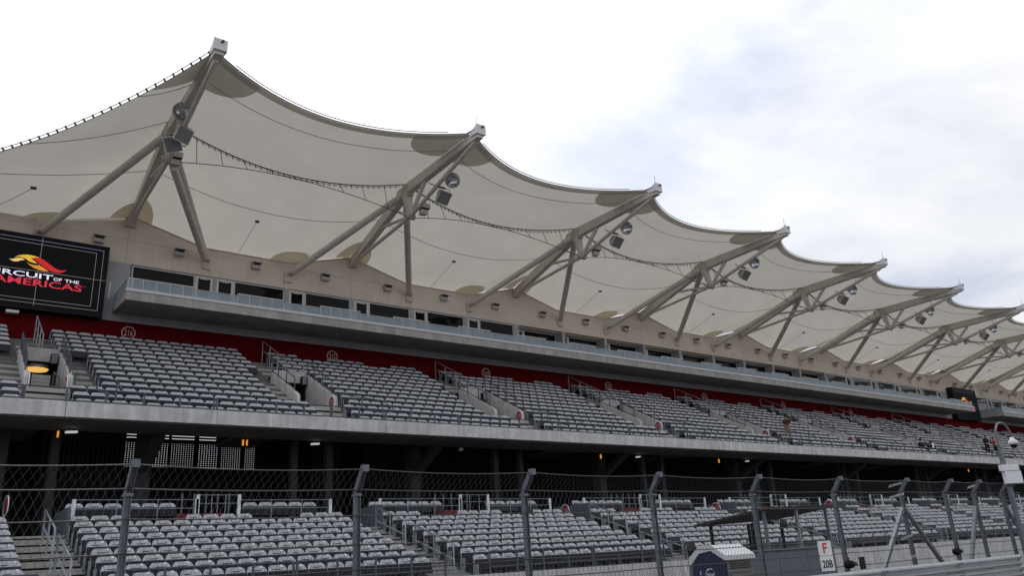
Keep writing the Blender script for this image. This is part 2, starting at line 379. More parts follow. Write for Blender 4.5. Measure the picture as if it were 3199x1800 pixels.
# ------------------------------------------------------------------ upper vomitories: walls, lintel, stairs
def stairs(x0, x1, rows, ys, fl, depth, rise, m='step_concrete', name='stairs'):
    st = bpy.data.objects.new(name, None); C.objects.link(st); st.parent = stand
    for k in rows:
        yr = ys(k) - 0.66
        box('step', m, st, x0, x1, yr - depth * 0.48, yr + 0.002, fl(k) - rise - 0.02, fl(k) - rise * 0.5)
        box('step', m, st, x0, x1, yr + 0.003, yr + depth * 0.5, fl(k) - 0.05, fl(k) + 0.012)
    return st
for i, (xv, w) in enumerate(VOML):
    first = (i == 1)
    for xs_, nm in ((xv - 0.15, 'l'), (xv + w, 'r')):
        MB().prism([(32.8, 6.60), (36.1, 6.6), (36.1, 9.18), (33.0, 7.56), (32.84, 7.46), (32.80, 7.30)], 0, xs_, xs_ + 0.15).build('vomitory_wall', 'concrete_pale', stand)
    box('lintel', 'concrete', stand, xv + 0.001, xv + w - 0.001, 36.1, 36.25, 8.75, 9.3)
    MB().box(xv - 0.1, xv - 0.02, 36.26, 44, 6.9, 9.0).box(xv + w + 0.02, xv + w + 0.1, 36.26, 44, 6.9, 9.0).box(xv - 0.1, xv + w + 0.1, 36.26, 44, 8.75, 8.9).box(xv - 0.1, xv + w + 0.1, 43.9, 44, 6.9, 8.75).build('passage', 'inside_shade', stand)
    stairs(xv - 1.15, xv - 0.16, range(6, 13), UY, UF, ST, RS)
    if first: stairs(xv + w + 0.16, xv + w + 0.95, range(6, 13), UY, UF, ST, RS)
    stairs(xv - 0.1, xv + w + 0.1, range(2, 5), UY, UF, ST, RS)
    stairs(xv + w + 0.16, xv + w + 0.9, range(12, 14), UY, UF, ST, RS)
# vomitory lamp, speaker boxes
lamp = thing('ceiling_lamp', 'large round ceiling lamp glowing yellow in the stair passage at the left edge', 'lamp')
MB().lathe([(0.0, 0.16), (0.43, 0.16), (0.45, 0.10), (0.45, 0.0)], (3.78, 36.75, 8.56), (0, 0, 1), 28).build('housing', 'lamp_metal', lamp)
MB().lathe([(0.435, 0.0), (0.40, -0.05), (0.25, -0.085), (0.0, -0.1)], (3.78, 36.75, 8.56), (0, 0, 1), 28).build('diffuser', 'vom_lamp', lamp)
back = thing('partition_wall', 'pale boarded partition inside the stair passage at the left edge', 'partition')
for q in range(6): box('plank', 'concrete', back, 3.42, 4.05, 34.40, 34.45, 6.92 + q * 0.15, 7.06 + q * 0.15)
post = thing('passage_post', 'thin grey post frame beside the boarded partition in the left stair passage', 'post')
MB().tube([(4.12, 34.2, 6.91), (4.12, 34.2, 7.9)], 0.035).build('post', 'rail_paint', post)
MB().tube([(4.25, 33.6, 6.91), (4.25, 33.6, 7.55), (4.12, 34.2, 7.9)], 0.03).build('brace', 'rail_paint', post)
VN = ['upper stairway with the yellow lamp'] + ['%s upper stairway from the left' % ORD[k] for k in range(1, 12)]
for i, (xv, w) in enumerate(VOM[:7]):
    sb = thing('wall_speaker', 'small black speaker box on the lintel of the %s' % VN[i], 'speaker', 'speaker boxes over the stairways')
    box('cabinet', 'black', sb, xv + w - 0.30, xv + w - 0.05, 35.85, 36.09, 8.62, 9.05)
    box('grille', 'speaker_grille', sb, xv + w - 0.28, xv + w - 0.07, 35.83, 35.849, 8.65, 9.02)

def railing(name, label, group, paths, posts, r=0.025, m='rail_paint', pr=0.028):
    t = thing(name, label, 'railing', group)
    for p in paths: tube('rail', m, t, p, r, 6)
    for (a, b) in posts: tube('post', m, t, [a, b], pr, 6)
    return t
for i, (xv, w) in enumerate(VOM[:8]):
    for side in ('left', 'right'):
        xx = xv - 0.075 if side == 'left' else xv + w + 0.075
        zt = lambda y: 7.5 + (y - 32.9) * 0.506
        pts = [(xx, 36.15, zt(36.15) + 0.75), (xx, 33.3, zt(33.3) + 0.62)]
        mid = [(xx, 36.15, zt(36.15) + 0.12), (xx, 33.3, zt(33.3) + 0.12)]
        inf = [[(xx, 36.15, zt(36.15) + 0.12 + 0.16 * q), (xx, 33.3, zt(33.3) + 0.12 + 0.13 * q)] for q in (1, 2, 3)] if i == 0 else []
        railing('stairway_railing', 'sloping steel railing on the %s wall of the %s' % (side, VN[i]), 'railings on stairway walls', [pts, mid] + inf,
                [((xx, y, zt(y)), (xx, y, zt(y) + 0.62 + (y - 33.3) * 0.045)) for y in (33.3, 34.3, 35.3, 36.12)], m='rail_paint')
    xm = xv + w / 2 - (0.05 if i else -0.05)
    zf = lambda y: UF(5) + (y - UY(5) + 0.66) * RS / ST
    railing('stair_handrail', 'tall handrail down the steps above the %s' % VN[i], 'handrails on the upper steps',
            [[(xm, 39.9, zf(39.9) + 1.0), (xm, 36.6, zf(36.6) + 0.95)], [(xm, 39.9, zf(39.9) + 0.5), (xm, 36.6, zf(36.6) + 0.48)]],
            [((xm, y, zf(y) - 0.2), (xm, y, zf(y) + 1.0)) for y in (39.9, 38.8, 37.7, 36.6)], m='rail_grey')
    railing('guard_railing', 'level guard rail across the lintel of the %s' % VN[i], 'guard rails over the stairways',
            [[(xv, 36.45, 9.72), (xv + w, 36.45, 9.72)], [(xv, 36.45, 9.5), (xv + w, 36.45, 9.5)]], [((xv + q, 36.45, 8.85), (xv + q, 36.45, 9.72)) for q in (0.0, w)], m='rail_grey', r=0.018, pr=0.02)
    xq = xv + w + 0.5
    railing('corner_railing', 'short stepped railing at the front corner right of the %s' % VN[i], 'corner railings at the deck edge',
            [[(xv + w + 0.2, 32.7, 7.6), (xq + 0.75, 30.6, 6.95), (xq + 0.75, 29.6, 6.4)], [(xv + w + 0.2, 32.6, 7.1), (xq + 0.72, 30.5, 6.4)]],
            [((xv + w + 0.2, 32.7, 6.5), (xv + w + 0.2, 32.7, 7.6)), ((xq + 0.3, 31.7, 6.1), (xq + 0.3, 31.7, 7.3)), ((xq + 0.75, 30.6, 5.6), (xq + 0.75, 30.6, 6.95))])
# front railings of the upper deck
xa = -12.4; sec = 0; names = []
nodes = []
for j in range(-2, 11):
    nodes += [(2.78 + P * j, 8.80 + P * j), (8.90 + P * j, 13.38 + P * j)]
for q, (a, b) in enumerate(nodes):
    if b < 0.3 or a > 100: continue
    t = thing('deck_railing', 'x', 'railing', 'front railings of the upper deck'); names.append(t)
    tube('top_rail', 'rail_paint', t, [(a, 29.42, 6.31), (b, 29.42, 6.31)], 0.027, 6)
    tube('bottom_rail', 'rail_paint', t, [(a, 29.42, 5.90), (b, 29.42, 5.90)], 0.02, 6)
    n = max(3, round((b - a) / 1.13))
    for i in range(n + 1): xx = a + (b - a) * i / n; box('post', 'rail_paint', t, xx - 0.03, xx + 0.03, 29.40, 29.44, 5.80, 6.31)
for i, t in enumerate(names): t['label'] = '%s blue-grey railing section along the upper deck edge, counted from the left' % (ORD + ['thirty-first'])[i]

# ------------------------------------------------------------------ suite wall: panels, grey band, red band, windows, doors
DP = D / 3
def gable(x):
    """top of the parapet at x"""
    u = (x - X0) / D; u = abs(u - round(u)) * D
    return 16.62 + max(0.0, 1 - u / 3.7) * 1.03
pidx = []
xa = X0 - 6 * DP
while xa < XR - DP:
    xb = xa + DP
    MB().box(xa + 0.006, xb - 0.006, YW, YW + 0.3, 15.1, 16.335).build('wall_panel', 'beige', stand)
    us = sorted({xa + 0.006, xb - 0.006} | {xx for n in range(-3, 13) for xx in (X0 + D * n - 3.7, X0 + D * n, X0 + D * n + 3.7) if xa + 0.01 < xx < xb - 0.01})
    top = [(xx, gable(xx)) for xx in us]
    MB().prism([(xa + 0.006, 16.345), (xb - 0.006, 16.345)] + top[::-1], 1, YW, YW + 0.3).build('wall_panel', 'beige', stand)
    xa = xb
MB().box(XL, XR, YW + 0.04, YW + 0.25, 15.12, 16.5).build('panel_joint', 'joint', stand)
# coping along the parapet
cop = MB(); pts = []
for n in range(-2, 11):
    for xx in (X0 + D * n - 3.7, X0 + D * n, X0 + D * n + 3.7): pts.append((xx, gable(xx)))
for (a, b) in zip(pts, pts[1:]): cop.beam((a[0], YW + 0.13, a[1] + 0.02), (b[0], YW + 0.13, b[1] + 0.02), 0.38, 0.05)
cop.build('coping', 'beige', stand)
MB().box(XL, 7.60, YW + 0.003, YW + 0.5, 12.08, 15.098).build('grey_wall', 'grey_paint', stand)
MB().box(7.60, XR, YW + 0.30, YW + 0.5, 12.08, 13.2).build('grey_wall', 'grey_paint', stand)
MB().box(7.60, XR, YW + 0.003, YW + 0.5, 12.08, 12.5).build('grey_wall', 'grey_paint', stand)
MB().box(91.3, 97.9, YW + 0.003, YW + 0.5, 12.5, 15.098).build('grey_wall', 'grey_paint', stand)
MB().box(XL, XR, YW + 0.004, YW + 0.5, 9.0, 12.078).build('red_wall', 'red_paint', stand)
MB().box(XL, XR, YW + 1.6, YW + 12, 9.0, 16.3).build('suite_block', 'inside_shade', stand)
glassrow = []
def window(x0, x1, y, z0=12.4, z1=15.06, g='window_glass', fr=0.06):
    wdw = MB().box(x0, x0 + fr, y - 0.03, y + 0.06, z0, z1).box(x1 - fr, x1, y - 0.03, y + 0.06, z0, z1).box(x0 + fr, x1 - fr, y - 0.03, y + 0.06, z1 - fr, z1).box(x0 + fr, x1 - fr, y - 0.03, y + 0.06, z0, z0 + fr).build('window', 'alu', stand)
    box('pane', g, wdw, x0 + fr, x1 - fr, y, y + 0.02, z0 + fr, z1 - fr)
def door(x0, x1, y, z0=12.4, z1=15.06, g='window_glass'):
    d = MB().box(x0, x0 + 0.14, y - 0.05, y + 0.06, z0, z1).box(x1 - 0.14, x1, y - 0.05, y + 0.06, z0, z1).box(x0 + 0.14, x1 - 0.14, y - 0.05, y + 0.06, z1 - 0.13, z1).box(x0 + 0.14, x1 - 0.14, y - 0.05, y + 0.06, z0, z0 + 0.2).build('door', 'alu', stand)
    box('pane', g, d, x0 + 0.14, x1 - 0.14, y, y + 0.02, z0 + 0.2, z1 - 0.13)
    box('door_closer', 'lamp_metal', d, x0 + 0.22, x1 - 0.3, y - 0.12, y - 0.051, z1 - 0.21, z1 - 0.13)
    MB().tube([(x1 - 0.16, y - 0.1, 13.0), (x1 - 0.16, y - 0.1, 13.9)], 0.018, 6).build('handle', 'lamp_metal', d)
def pier(x0, x1, y0=YW + 0.002, y1=YW + 1.4): box('pier', 'grey_paint', stand, x0, x1, y0, y1, 12.505, 15.097)
yf = YW + 0.07
window(7.66, 10.70, yf); door(10.72, 11.62, yf); pier(11.63, 11.77)
for i in range(5):
    a = 11.78 + 3.99 * i
    door(a, a + 0.93, yf); window(a + 0.95, a + 3.72, yf); pier(a + 3.73, a + (3.98 if i < 4 else 4.16))
for i in range(9):
    a = 31.95 + 4.06 * i; yr = YW + 0.75
    door(a + 0.02, a + 0.9, yr, z1=15.04); window(a + 0.92, a + 3.78, yr, z1=15.04)
    box('recess_header', 'beige', stand, a, a + 3.8, YW + 0.31, YW + 1.2, 15.045, 15.095)
    pier(a + 3.8, a + 4.055)
for i in range(5):
    a = 68.6 + 4.54 * i
    window(a + 0.02, a + 3.25, yf, g='window_glass_green'); door(a + 3.27, a + 4.1, yf, g='window_glass'); pier(a + 4.11, a + 4.52)
for i in range(8):
    a = 98.3 + 4.06 * i
    door(a, a + 0.93, yf, g='window_glass_green'); window(a + 0.95, a + 3.72, yf, g='window_glass_green'); pier(a + 3.73, a + 4.05)
# balconies with glass balustrade
def balcony(x0, x1, first):
    b = bpy.data.objects.new('balcony', None); C.objects.link(b); b.parent = stand
    YB_ = 37.5
    xs = x0; k = 0
    while xs < x1 - 0.1:
        xe = min(xs + (13.6, 12.0, 16.0)[k % 3], x1); k += 1
        MB().prism([(YB_, 12.30), (YW - 0.003, 12.46), (YW - 0.003, 12.70), (YB_ + 0.2, 12.70), (YB_ + 0.2, 12.715), (YB_, 12.715)], 0, xs + 0.007, xe - 0.007).build('slab', 'concrete', b); xs = xe
    box('trim', 'white_steel', b, x0 - 0.02, x1 + 0.02, YB_ - 0.05, YB_ + 0.16, 12.716, 12.84)
    y = YB_ + 0.05; x = x0 + 0.05
    pat = [0.58, 0.58, 0.58, 0.6, 2.02]
    i = 0
    if first: lst = [0.2, 0.45, 0.59, 0.59, 0.59, 0.59, 2.02]
    else: lst = []
    while x < x1 - 0.3:
        w = lst[i] if i < len(lst) else pat[(i - len(lst)) % 5]
        xe = min(x + w, x1 - 0.02); tall = w < 1.0
        zt = 13.33 if tall else 13.24
        box('glass_pane', 'balustrade_glass', b, x + 0.02, xe - 0.02, y, y + 0.02, 12.842, zt)
        box('rail_post', 'alu', b, x - 0.018, x + 0.018, y - 0.02, y + 0.03, 12.841, zt)
        box('handrail', 'alu', b, x, xe, y - 0.02, y + 0.04, zt + 0.001, zt + (0.05 if tall else 0.025))
        if not tall: # dividing rail between two suites, seen through the glass
            MB().tube([(x + 0.35, y + 0.5, 12.72), (x + 0.35, y + 0.5, 13.2), (x + 1.0, y + 2.2, 13.2), (x + 1.0, y + 2.2, 12.72)], 0.02, 5).build('divider', 'lamp_metal', b)
        x = xe; i += 1
    for xx in (x0 + 0.02, x1 - 0.02):
        box('end_pane', 'balustrade_glass', b, xx - 0.01, xx + 0.01, YB_ + 0.1, YW - 0.05, 12.72, 13.28)
        tube('end_rail', 'rail_grey', b, [(xx, YB_ + 0.06, 13.31), (xx, YW - 0.05, 13.31)], 0.022, 6)
balcony(6.95, 91.2, True)
balcony(98.3, 133.0, False)
tube('ladder_bar', 'white_steel', stand, [(6.62, 39.6, 12.9), (6.62, 39.6, 13.75)], 0.025, 6)

# ------------------------------------------------------------------ roof masts
Y_B, Z_B, Y_K, Z_K, Y_T, Z_T = 40.35, 17.55, 33.75, 19.55, 26.75, 19.42
Y_N, Z_N = 33.4, 17.6
masts = []
for n in range(NM):
    x = X0 + D * n
    t = thing('roof_mast', ('cream steel roof mast, %s from the left, carrying the fabric peaks' % ORD[n]) if n < 20 else 'cream steel roof mast among the most distant at the right edge', 'mast', 'roof masts along the suite wall')
    MB().beam((x, Y_B - 0.05, Z_B - 0.25), (x, Y_K, Z_K - 0.32), 0.34, 0.52, h2=0.62).build('lower_boom', 'steel', t)
    MB().beam((x, Y_K + 0.2, Z_K - 0.28), (x, Y_T, Z_T - 0.16), 0.34, 0.6, h2=0.36).build('upper_boom', 'steel', t)
    MB().beam((x, Y_K + 0.5, Z_K + 0.03), (x, Y_T + 0.1, Z_T + 0.045), 0.16, 0.07).build('clamp_strip', 'cable', t)
    MB().box(x - 0.20, x + 0.20, Y_K - 0.4, Y_K + 0.75, Z_K - 0.70, Z_K - 0.08).build('knee_joint', 'steel_rust', t)
    MB().box(x - 0.27, x + 0.27, Y_T - 0.10, Y_T - 0.06, Z_T - 0.20, Z_T + 0.30).build('cap_plate', 'white_steel', t)
    for s in (-1, 1): MB().prism([(Y_T - 0.06, Z_T - 0.2), (Y_T + 0.5, Z_T - 0.12), (Y_T + 0.5, Z_T + 0.06), (Y_T - 0.06, Z_T + 0.28)], 0, x + s * 0.21 - 0.015, x + s * 0.26 + 0.015).build('cap_gusset', 'white_steel', t)
    MB().lathe([(0, -0.02), (0.05, -0.02), (0.05, 0.12), (0, 0.12)], (x + 0.05, Y_T - 0.1, Z_T + 0.16), (0.2, -1, 0.3), 8).build('cap_bolt', 'charcoal', t)
    if n > 0: tube('lightning_rod', 'cable', t, [(x - 0.2, Y_T - 0.05, Z_T + 0.28), (x - 0.2, Y_T - 0.05, Z_T + 0.75)], 0.012, 5)
    MB().beam((x, Y_K - 0.05, Z_K - 0.62), (x, Y_N, Z_N), 0.42, 0.40, up=(0, 1, 0), w2=0.22, h2=0.24).build('kingpost', 'steel', t)
    MB().beam((x, 31.85, Z_K - 0.55), (x, Y_N - 0.15, Z_N + 0.1), 0.16, 0.18, up=(0, 1, 0)).build('diagonal_strut', 'steel', t)
    tube('upper_chord', 'steel', t, [(x, Y_N - 0.1, Z_N + 0.02), (x, 27.15, Z_T - 0.36)], 0.11, 10)
    tube('lower_chord', 'steel', t, [(x, Y_B - 0.15, Z_B - 0.3), (x, Y_N + 0.2, Z_N)], 0.10, 8)
    tube('lower_strut', 'steel', t, [(x, 37.1, 18.25), (x, Y_N + 0.1, Z_N + 0.05)], 0.085, 8)
    tube('tie_rod', 'steel', t, [(x, 35.3, 18.75), (x, Y_N + 0.1, Z_N + 0.12)], 0.05, 6)
    MB().lathe([(0, -0.25), (0.16, -0.25), (0.16, 0.25), (0, 0.25)], (x, Y_N, Z_N), (1, 0, 0), 12).build('node_pin', 'steel_rust', t)
    for s in (-1, 1):
        p = Vector((x + s * 0.12, Y_K + 0.25, Z_K - 0.5)); q = Vector((x + s * 3.72, YW - 0.32, 15.98))
        tube('prop', 'steel', t, [p, q], 0.185, 14)
        d = (q - p).normalized()
        MB().beam(q, q + d * 0.36, 0.10, 0.30, up=(1, 0, 0)).build('prop_fork', 'steel_rust', t)
        MB().box(x + s * 3.72 - 0.22 + s * 0.15, x + s * 3.72 + 0.22 + s * 0.15, YW - 0.10, YW - 0.002, 15.45, 16.05).build('foot_plate', 'steel_rust', t)
    if n == 0:
        tube('prop', 'steel', t, [(x + 0.25, Y_N + 0.1, Z_N - 0.25), (x + 3.62, YW - 0.4, 15.95)], 0.175, 14)
    MB().box(x - 0.24, x + 0.24, YW - 0.28, YW - 0.004, 17.02, 17.5).build('base_bracket', 'steel_rust', t)
    masts.append(t)
    # lights and speakers hung on the chord
    zc_ = lambda y: Z_N + (Y_N - y) / (Y_N - 27.15) * (Z_T - 0.36 - Z_N)
    wh = lambda s: s % ORD[n] if n < 20 else s.replace('%s mast from the left', 'masts at the far right end')
    g = thing('floodlight', wh('round silver floodlight under the %s mast from the left'), 'floodlight', 'round floodlights under the roof masts')
    yy = 30.0 if n else 31.3; zz = zc_(yy) - 0.18 if n else 18.76; ox = 0.32 if n else -0.15
    ax = Vector((-0.25, -1.0, -0.42)).normalized()
    org = Vector((x + ox, yy - 0.25, zz))
    MB().lathe([(0.10, -0.42), (0.19, -0.40), (0.20, -0.22), (0.36, -0.05), (0.40, 0.0), (0.40, 0.05), (0.365, 0.05)], org, ax, 22).build('housing', 'lamp_metal', g)
    MB().lathe([(0.365, 0.045), (0.27, -0.12), (0.10, -0.2), (0.0, -0.2)], org, ax, 22).build('reflector', 'reflector', g)
    MB().lathe([(0.0, -0.10), (0.05, -0.09), (0.05, -0.2)], org, ax, 10).build('bulb', 'lens', g)
    MB().beam((x, yy, zc_(yy)), org - ax * 0.28, 0.10, 0.14).build('bracket', 'lamp_metal', g)
    sp_pos = [(30.75, 0.35, (-0.12, -0.85, -0.75))] if n else [(32.1, 0.22, (0.12, -0.9, -0.45)), (32.3, -0.16, (-0.3, -0.85, -0.6))]
    for qn, (yy, ox, dr) in enumerate(sp_pos):
        lab = wh('square grey horn speaker under the %s mast from the left') if n else ('square grey horn speaker, upper of the pair on the leftmost mast' if qn == 0 else 'square grey horn speaker, lower of the pair on the leftmost mast')
        g = thing('loudspeaker', lab, 'loudspeaker', 'square horn speakers under the roof masts')
        ax = Vector(dr).normalized(); rt = ax.cross(Vector((0, 0, 1))).normalized()
        rt = (rt * 0.94 + ax.cross(rt) * (0.25 if qn else -0.18)).normalized(); up = rt.cross(ax).normalized()
        c = Vector((x + ox, yy - 0.15, zc_(yy) - 0.62)) if n else Vector(((7.36, 31.2, 17.77), (7.06, 31.7, 17.48))[qn])
        fr = [c + rt * a * 0.34 + up * b * 0.34 for a, b in ((-1, -1), (1, -1), (1, 1), (-1, 1))]
        bk = [c - ax * 0.62 + rt * a * 0.17 + up * b * 0.17 for a, b in ((-1, -1), (1, -1), (1, 1), (-1, 1))]
        md = [c - ax * 0.10 + rt * a * 0.34 + up * b * 0.34 for a, b in ((-1, -1), (1, -1), (1, 1), (-1, 1))]
        MB().add(fr + md + bk, [(0, 1, 2, 3), (11, 10, 9, 8)] + [(i + o, i + o + 4, (i + 1) % 4 + o + 4, (i + 1) % 4 + o) for o in (0, 4) for i in range(4)], False).build('cabinet', 'white_steel' if n == 0 else 'lamp_metal', g)
        f2 = [c + ax * 0.012 + rt * a * 0.305 + up * b * 0.305 for a, b in ((-1, -1), (1, -1), (1, 1), (-1, 1))]; f3 = [v - ax * 0.010 for v in f2]
        MB().add(f2 + f3, [(0, 1, 2, 3), (7, 6, 5, 4)] + [(i, i + 4, (i + 1) % 4 + 4, (i + 1) % 4) for i in range(4)], False).build('grille', 'speaker_grille', g)
        MB().tube([c - ax * 0.35 + rt * 0.3, c - ax * 0.35 + rt * 0.3 + up * 0.42, c - ax * 0.35 - rt * 0.3 + up * 0.42, c - ax * 0.35 - rt * 0.3], 0.022, 5).build('yoke', 'lamp_metal', g)
        beam('clamp', 'charcoal', g, (x, yy - 0.1, zc_(yy) - 0.02), tuple(c - ax * 0.35 + up * 0.42), 0.08, 0.08)
        MB().tube([(x - 0.42, yy + 0.05, zc_(yy) + 0.12), (x + 0.42, yy + 0.05, zc_(yy) + 0.02)], 0.025, 5).build('crossbar', 'charcoal', g)
    g = thing('slot_lamp', wh('small white slotted box lamp at the node of the %s mast from the left'), 'lamp', 'box lamps at the mast nodes')
    yo = 0 if n else 0.9
    MB().box(x + 0.02, x + 0.52, 32.2 + yo, 32.62 + yo, Z_N + 0.10, Z_N + 0.36).build('hood', 'lamp_metal', g)
    MB().box(x + 0.06, x + 0.48, 32.24 + yo, 32.58 + yo, Z_N + 0.04, Z_N + 0.099).build('slot', 'black', g)
    MB().prism([(x + 0.05, Z_N - 0.24), (x + 0.42, Z_N - 0.20), (x + 0.46, Z_N + 0.038), (x + 0.05, Z_N + 0.038)], 1, 32.3 + yo, 32.6 + yo).build('base', 'lamp_metal', g)

# ------------------------------------------------------------------ fabric canopy
def boomY(v): return Y_B + (Y_K - Y_B) * v * 2 if v < 0.5 else Y_K + (Y_T + 0.55 - Y_K) * (v - 0.5) * 2
def boomZ(v):
    z = Z_B + 0.12 + (Z_K - Z_B) * v * 2 if v < 0.5 else Z_K + 0.12 + (Z_T - Z_K) * (v - 0.5) * 2
    return z
def lerp(tab, v):
    for (a, fa), (b, fb) in zip(tab, tab[1:]):
        if v <= b: s = (v - a) / (b - a); s = s * s * (3 - 2 * s) * 0.5 + s * 0.5; return fa + (fb - fa) * s
    return tab[-1][1]
SAGY = [(0, 0.0), (0.25, 0.35), (0.5, 0.75), (0.8, 1.75), (1.0, 2.35)]
SAGZ = [(0, 1.0), (0.2, 0.95), (0.5, 0.60), (0.8, 0.15), (1.0, 0.0)]
def bay(x, u, v, off=0.0):
    b = 4 * u * (1 - u)
    trap = 1 - max(0.0, 1 - min(u, 1 - u) * D / 3.7)
    wgt = max(0.0, 1 - v / 0.3)
    bz = b * (1 - wgt) + trap * wgt
    gap = 0.0
    if v < 0.12 and u > 0.72: gap = (0.11 * min(1, (u - 0.72) / 0.06) * (1 - v / 0.12)) * (1 if u < 0.97 else 0.4)
    y = boomY(v) + lerp(SAGY, v) * b + (0.32 * (1 - v / 0.12) if v < 0.12 else 0)
    z = boomZ(v) - lerp(SAGZ, v) * bz + gap - off
    return (x + u * D, y, z)
def grid(mb, fn, us, vs):
    n = len(us); base = [fn(u, v) for v in vs for u in us]
    mb.add(base, [(j * n + i, j * n + i + 1, (j + 1) * n + i + 1, (j + 1) * n + i) for j in range(len(vs) - 1) for i in range(n - 1)], True)
FR = lambda a, b, n: [a + (b - a) * i / n for i in range(n + 1)]
def sheet(name, m, t, fn, us, vs):
    mb = MB(); grid(mb, fn, us, vs); return mb.build(name, m, t)
def seam_tube(name, t, pts, r=0.017, m='seam'): return MB().tube(pts, r, 5).build(name, m, t)
for n in range(NM - 1):
    x = X0 + D * n
    t = thing('fabric_canopy', ('stretched cream fabric roof bay between the %s and %s masts from the left' % (ORD[n], ORD[n + 1])) if n < 20 else 'distant stretched cream fabric roof bay at the far right end', 'canopy', 'fabric roof bays')
    f = lambda u, v, off=0.0: bay(x, u, v, off)
    sheet('fabric', 'canopy_fabric', t, f, FR(0, 1, 30), FR(0, 1, 26))
    sheet('hem', 'canopy_double', t, lambda u, v: bay(x, u, v, 0.012), FR(0, 1, 30), FR(0.965, 0.999, 2))
    # doubled patches at the peaks
    for s in (0, 1):
        mb = MB(); R0 = 0.155
        def pf(a, r, s=s):
            uu = 0.012 + R0 * r * math.sin(a) * 1.15; vv = 0.998 - 0.20 * r * math.cos(a)
            return bay(x, uu if s == 0 else 1 - uu, min(vv, 0.999), 0.02)
        grid(mb, pf, FR(0, math.pi / 2, 8), FR(0.02, 1, 5)); mb.build('peak_patch', 'canopy_double', t)
        mb = MB()
        def pb(a, r, s=s):
            uu = 0.008 + 0.075 * r * math.cos(a); vv = 0.012 + 0.11 * r * math.sin(a)
            return bay(x, uu if s == 0 else 1 - uu, vv, 0.03)
        grid(mb, pb, FR(0, math.pi / 2, 8), FR(0.05, 1, 4)); mb.build('base_patch', 'canopy_base', t)
    mb = MB(); grid(mb, lambda a, r: bay(x, 0.69 - 0.095 * math.cos(a) * r, 0.005 + 0.075 * math.sin(a) * r, 0.03), FR(0, math.pi, 10), FR(0.1, 1, 3)); mb.build('valley_patch', 'canopy_base', t)
    for v in (0.845, 0.27): seam_tube('seam', t, [bay(x, u, v, 0.02) for u in FR(0.01, 0.99, 20)])
    ed = [bay(x, u, 1.0, 0.0) for u in FR(0.02, 0.98, 30)]
    ed = [(a, b - 0.03, c + 0.02) for a, b, c in ed]
    seam_tube('edge_cable', t, ed, 0.034, 'seam'); seam_tube('edge_cover', t, [(a, b - 0.06, c + 0.085) for a, b, c in ed[2:-2]], 0.028, 'white_steel')
    for s in (0, -1):
        q = Vector(ed[s]); tipx = x if s == 0 else x + D
        tube('turnbuckle', 'charcoal', t, [q, (tipx + (0.2 if s == 0 else -0.2), Y_T + 0.06, Z_T + 0.1)], 0.045, 8)
    # drop line with a small sensor on the fabric
    p0 = bay(x, 0.45, 0.02, 0.05); p1 = bay(x, 0.455, 0.22, 0.05)
    seam_tube('sensor_wire', t, [p0, bay(x, 0.452, 0.11, 0.04), p1], 0.012); MB().box(p1[0] - 0.1, p1[0] + 0.1, p1[1] - 0.08, p1[1] + 0.05, p1[2] - 0.07, p1[2] + 0.02).build('sensor', 'charcoal', t)
# end bay at the left: a free edge runs from the first peak back to the wall
t = thing('fabric_canopy', 'cream fabric end bay left of the first mast with a clipped free edge', 'canopy', 'fabric roof bays')
A = Vector((-4.9, 40.4, 16.85))
def edge0(v):
    T = Vector((X0, Y_T + 0.25, Z_T + 0.05)); b = 4 * v * (1 - v)
    p = A.lerp(T, v); return Vector((p.x + 0.75 * 0.71 * b, p.y + 0.65 * 0.71 * b, p.z - 1.2 * b * (1 - 0.15 * v)))
def endbay(u, v, off=0.0):
    a = edge0(v); bq = Vector((X0, boomY(v), boomZ(v))); p = a.lerp(bq, u); b = 4 * u * (1 - u)
    z = p.z - 0.55 * b * (1 - v) * (0.35 + v)
    y = p.y
    if v < 0.3:
        wx = 16.58 + max(0.0, 1 - abs(p.x - X0) / 3.7) * 0.95; z = z * (v / 0.3) + wx * (1 - v / 0.3)
    return (p.x, y, z - off)
sheet('fabric', 'canopy_fabric', t, endbay, FR(0, 1, 30), FR(0, 0.995, 26))
sheet('hem', 'canopy_double', t, lambda u, v: endbay(u, v, 0.012), FR(0.001, 0.022, 2), FR(0.02, 0.95, 24))
mb = MB(); grid(mb, lambda a, r: endbay(a, 1 - 0.17 * r, 0.02), FR(0.01, 0.99, 8), FR(0.05, 1, 5)); mb.build('peak_patch', 'canopy_double', t)
mb = MB(); grid(mb, lambda a, r: endbay(1 - 0.008 - 0.075 * r * math.cos(a), 0.012 + 0.11 * r * math.sin(a), 0.03), FR(0, math.pi / 2, 8), FR(0.05, 1, 4)); mb.build('base_patch', 'canopy_base', t)
mb = MB(); grid(mb, lambda a, r: endbay(0.69 - 0.07 * math.cos(a) * r, 0.005 + 0.06 * math.sin(a) * r, 0.03), FR(0, math.pi, 10), FR(0.1, 1, 3)); mb.build('valley_patch', 'canopy_base', t)
for v in (0.27, 0.52, 0.80): seam_tube('seam', t, [endbay(u, v, 0.02) for u in FR(0.01, 0.99, 16)])
seam_tube('edge_cable', t, [edge0(v) + Vector((-0.05, -0.04, 0.06)) for v in FR(0.0, 0.985, 40)], 0.02, 'lamp_metal')
seam_tube('sensor_wire', t, [endbay(0.5, 0.02, 0.05), endbay(0.51, 0.11, 0.04), endbay(0.52, 0.2, 0.05)], 0.014)
p1 = endbay(0.52, 0.2, 0.05); MB().box(p1[0] - 0.12, p1[0] + 0.12, p1[1] - 0.08, p1[1] + 0.05, p1[2] - 0.07, p1[2] + 0.02).build('sensor', 'charcoal', t)
mb = MB()
for i in range(44):
    p = edge0(0.02 + 0.96 * i / 43); mb.beam(p + Vector((0.02, 0.02, -0.01)), p + Vector((-0.075, -0.05, 0.08)), 0.07, 0.04)
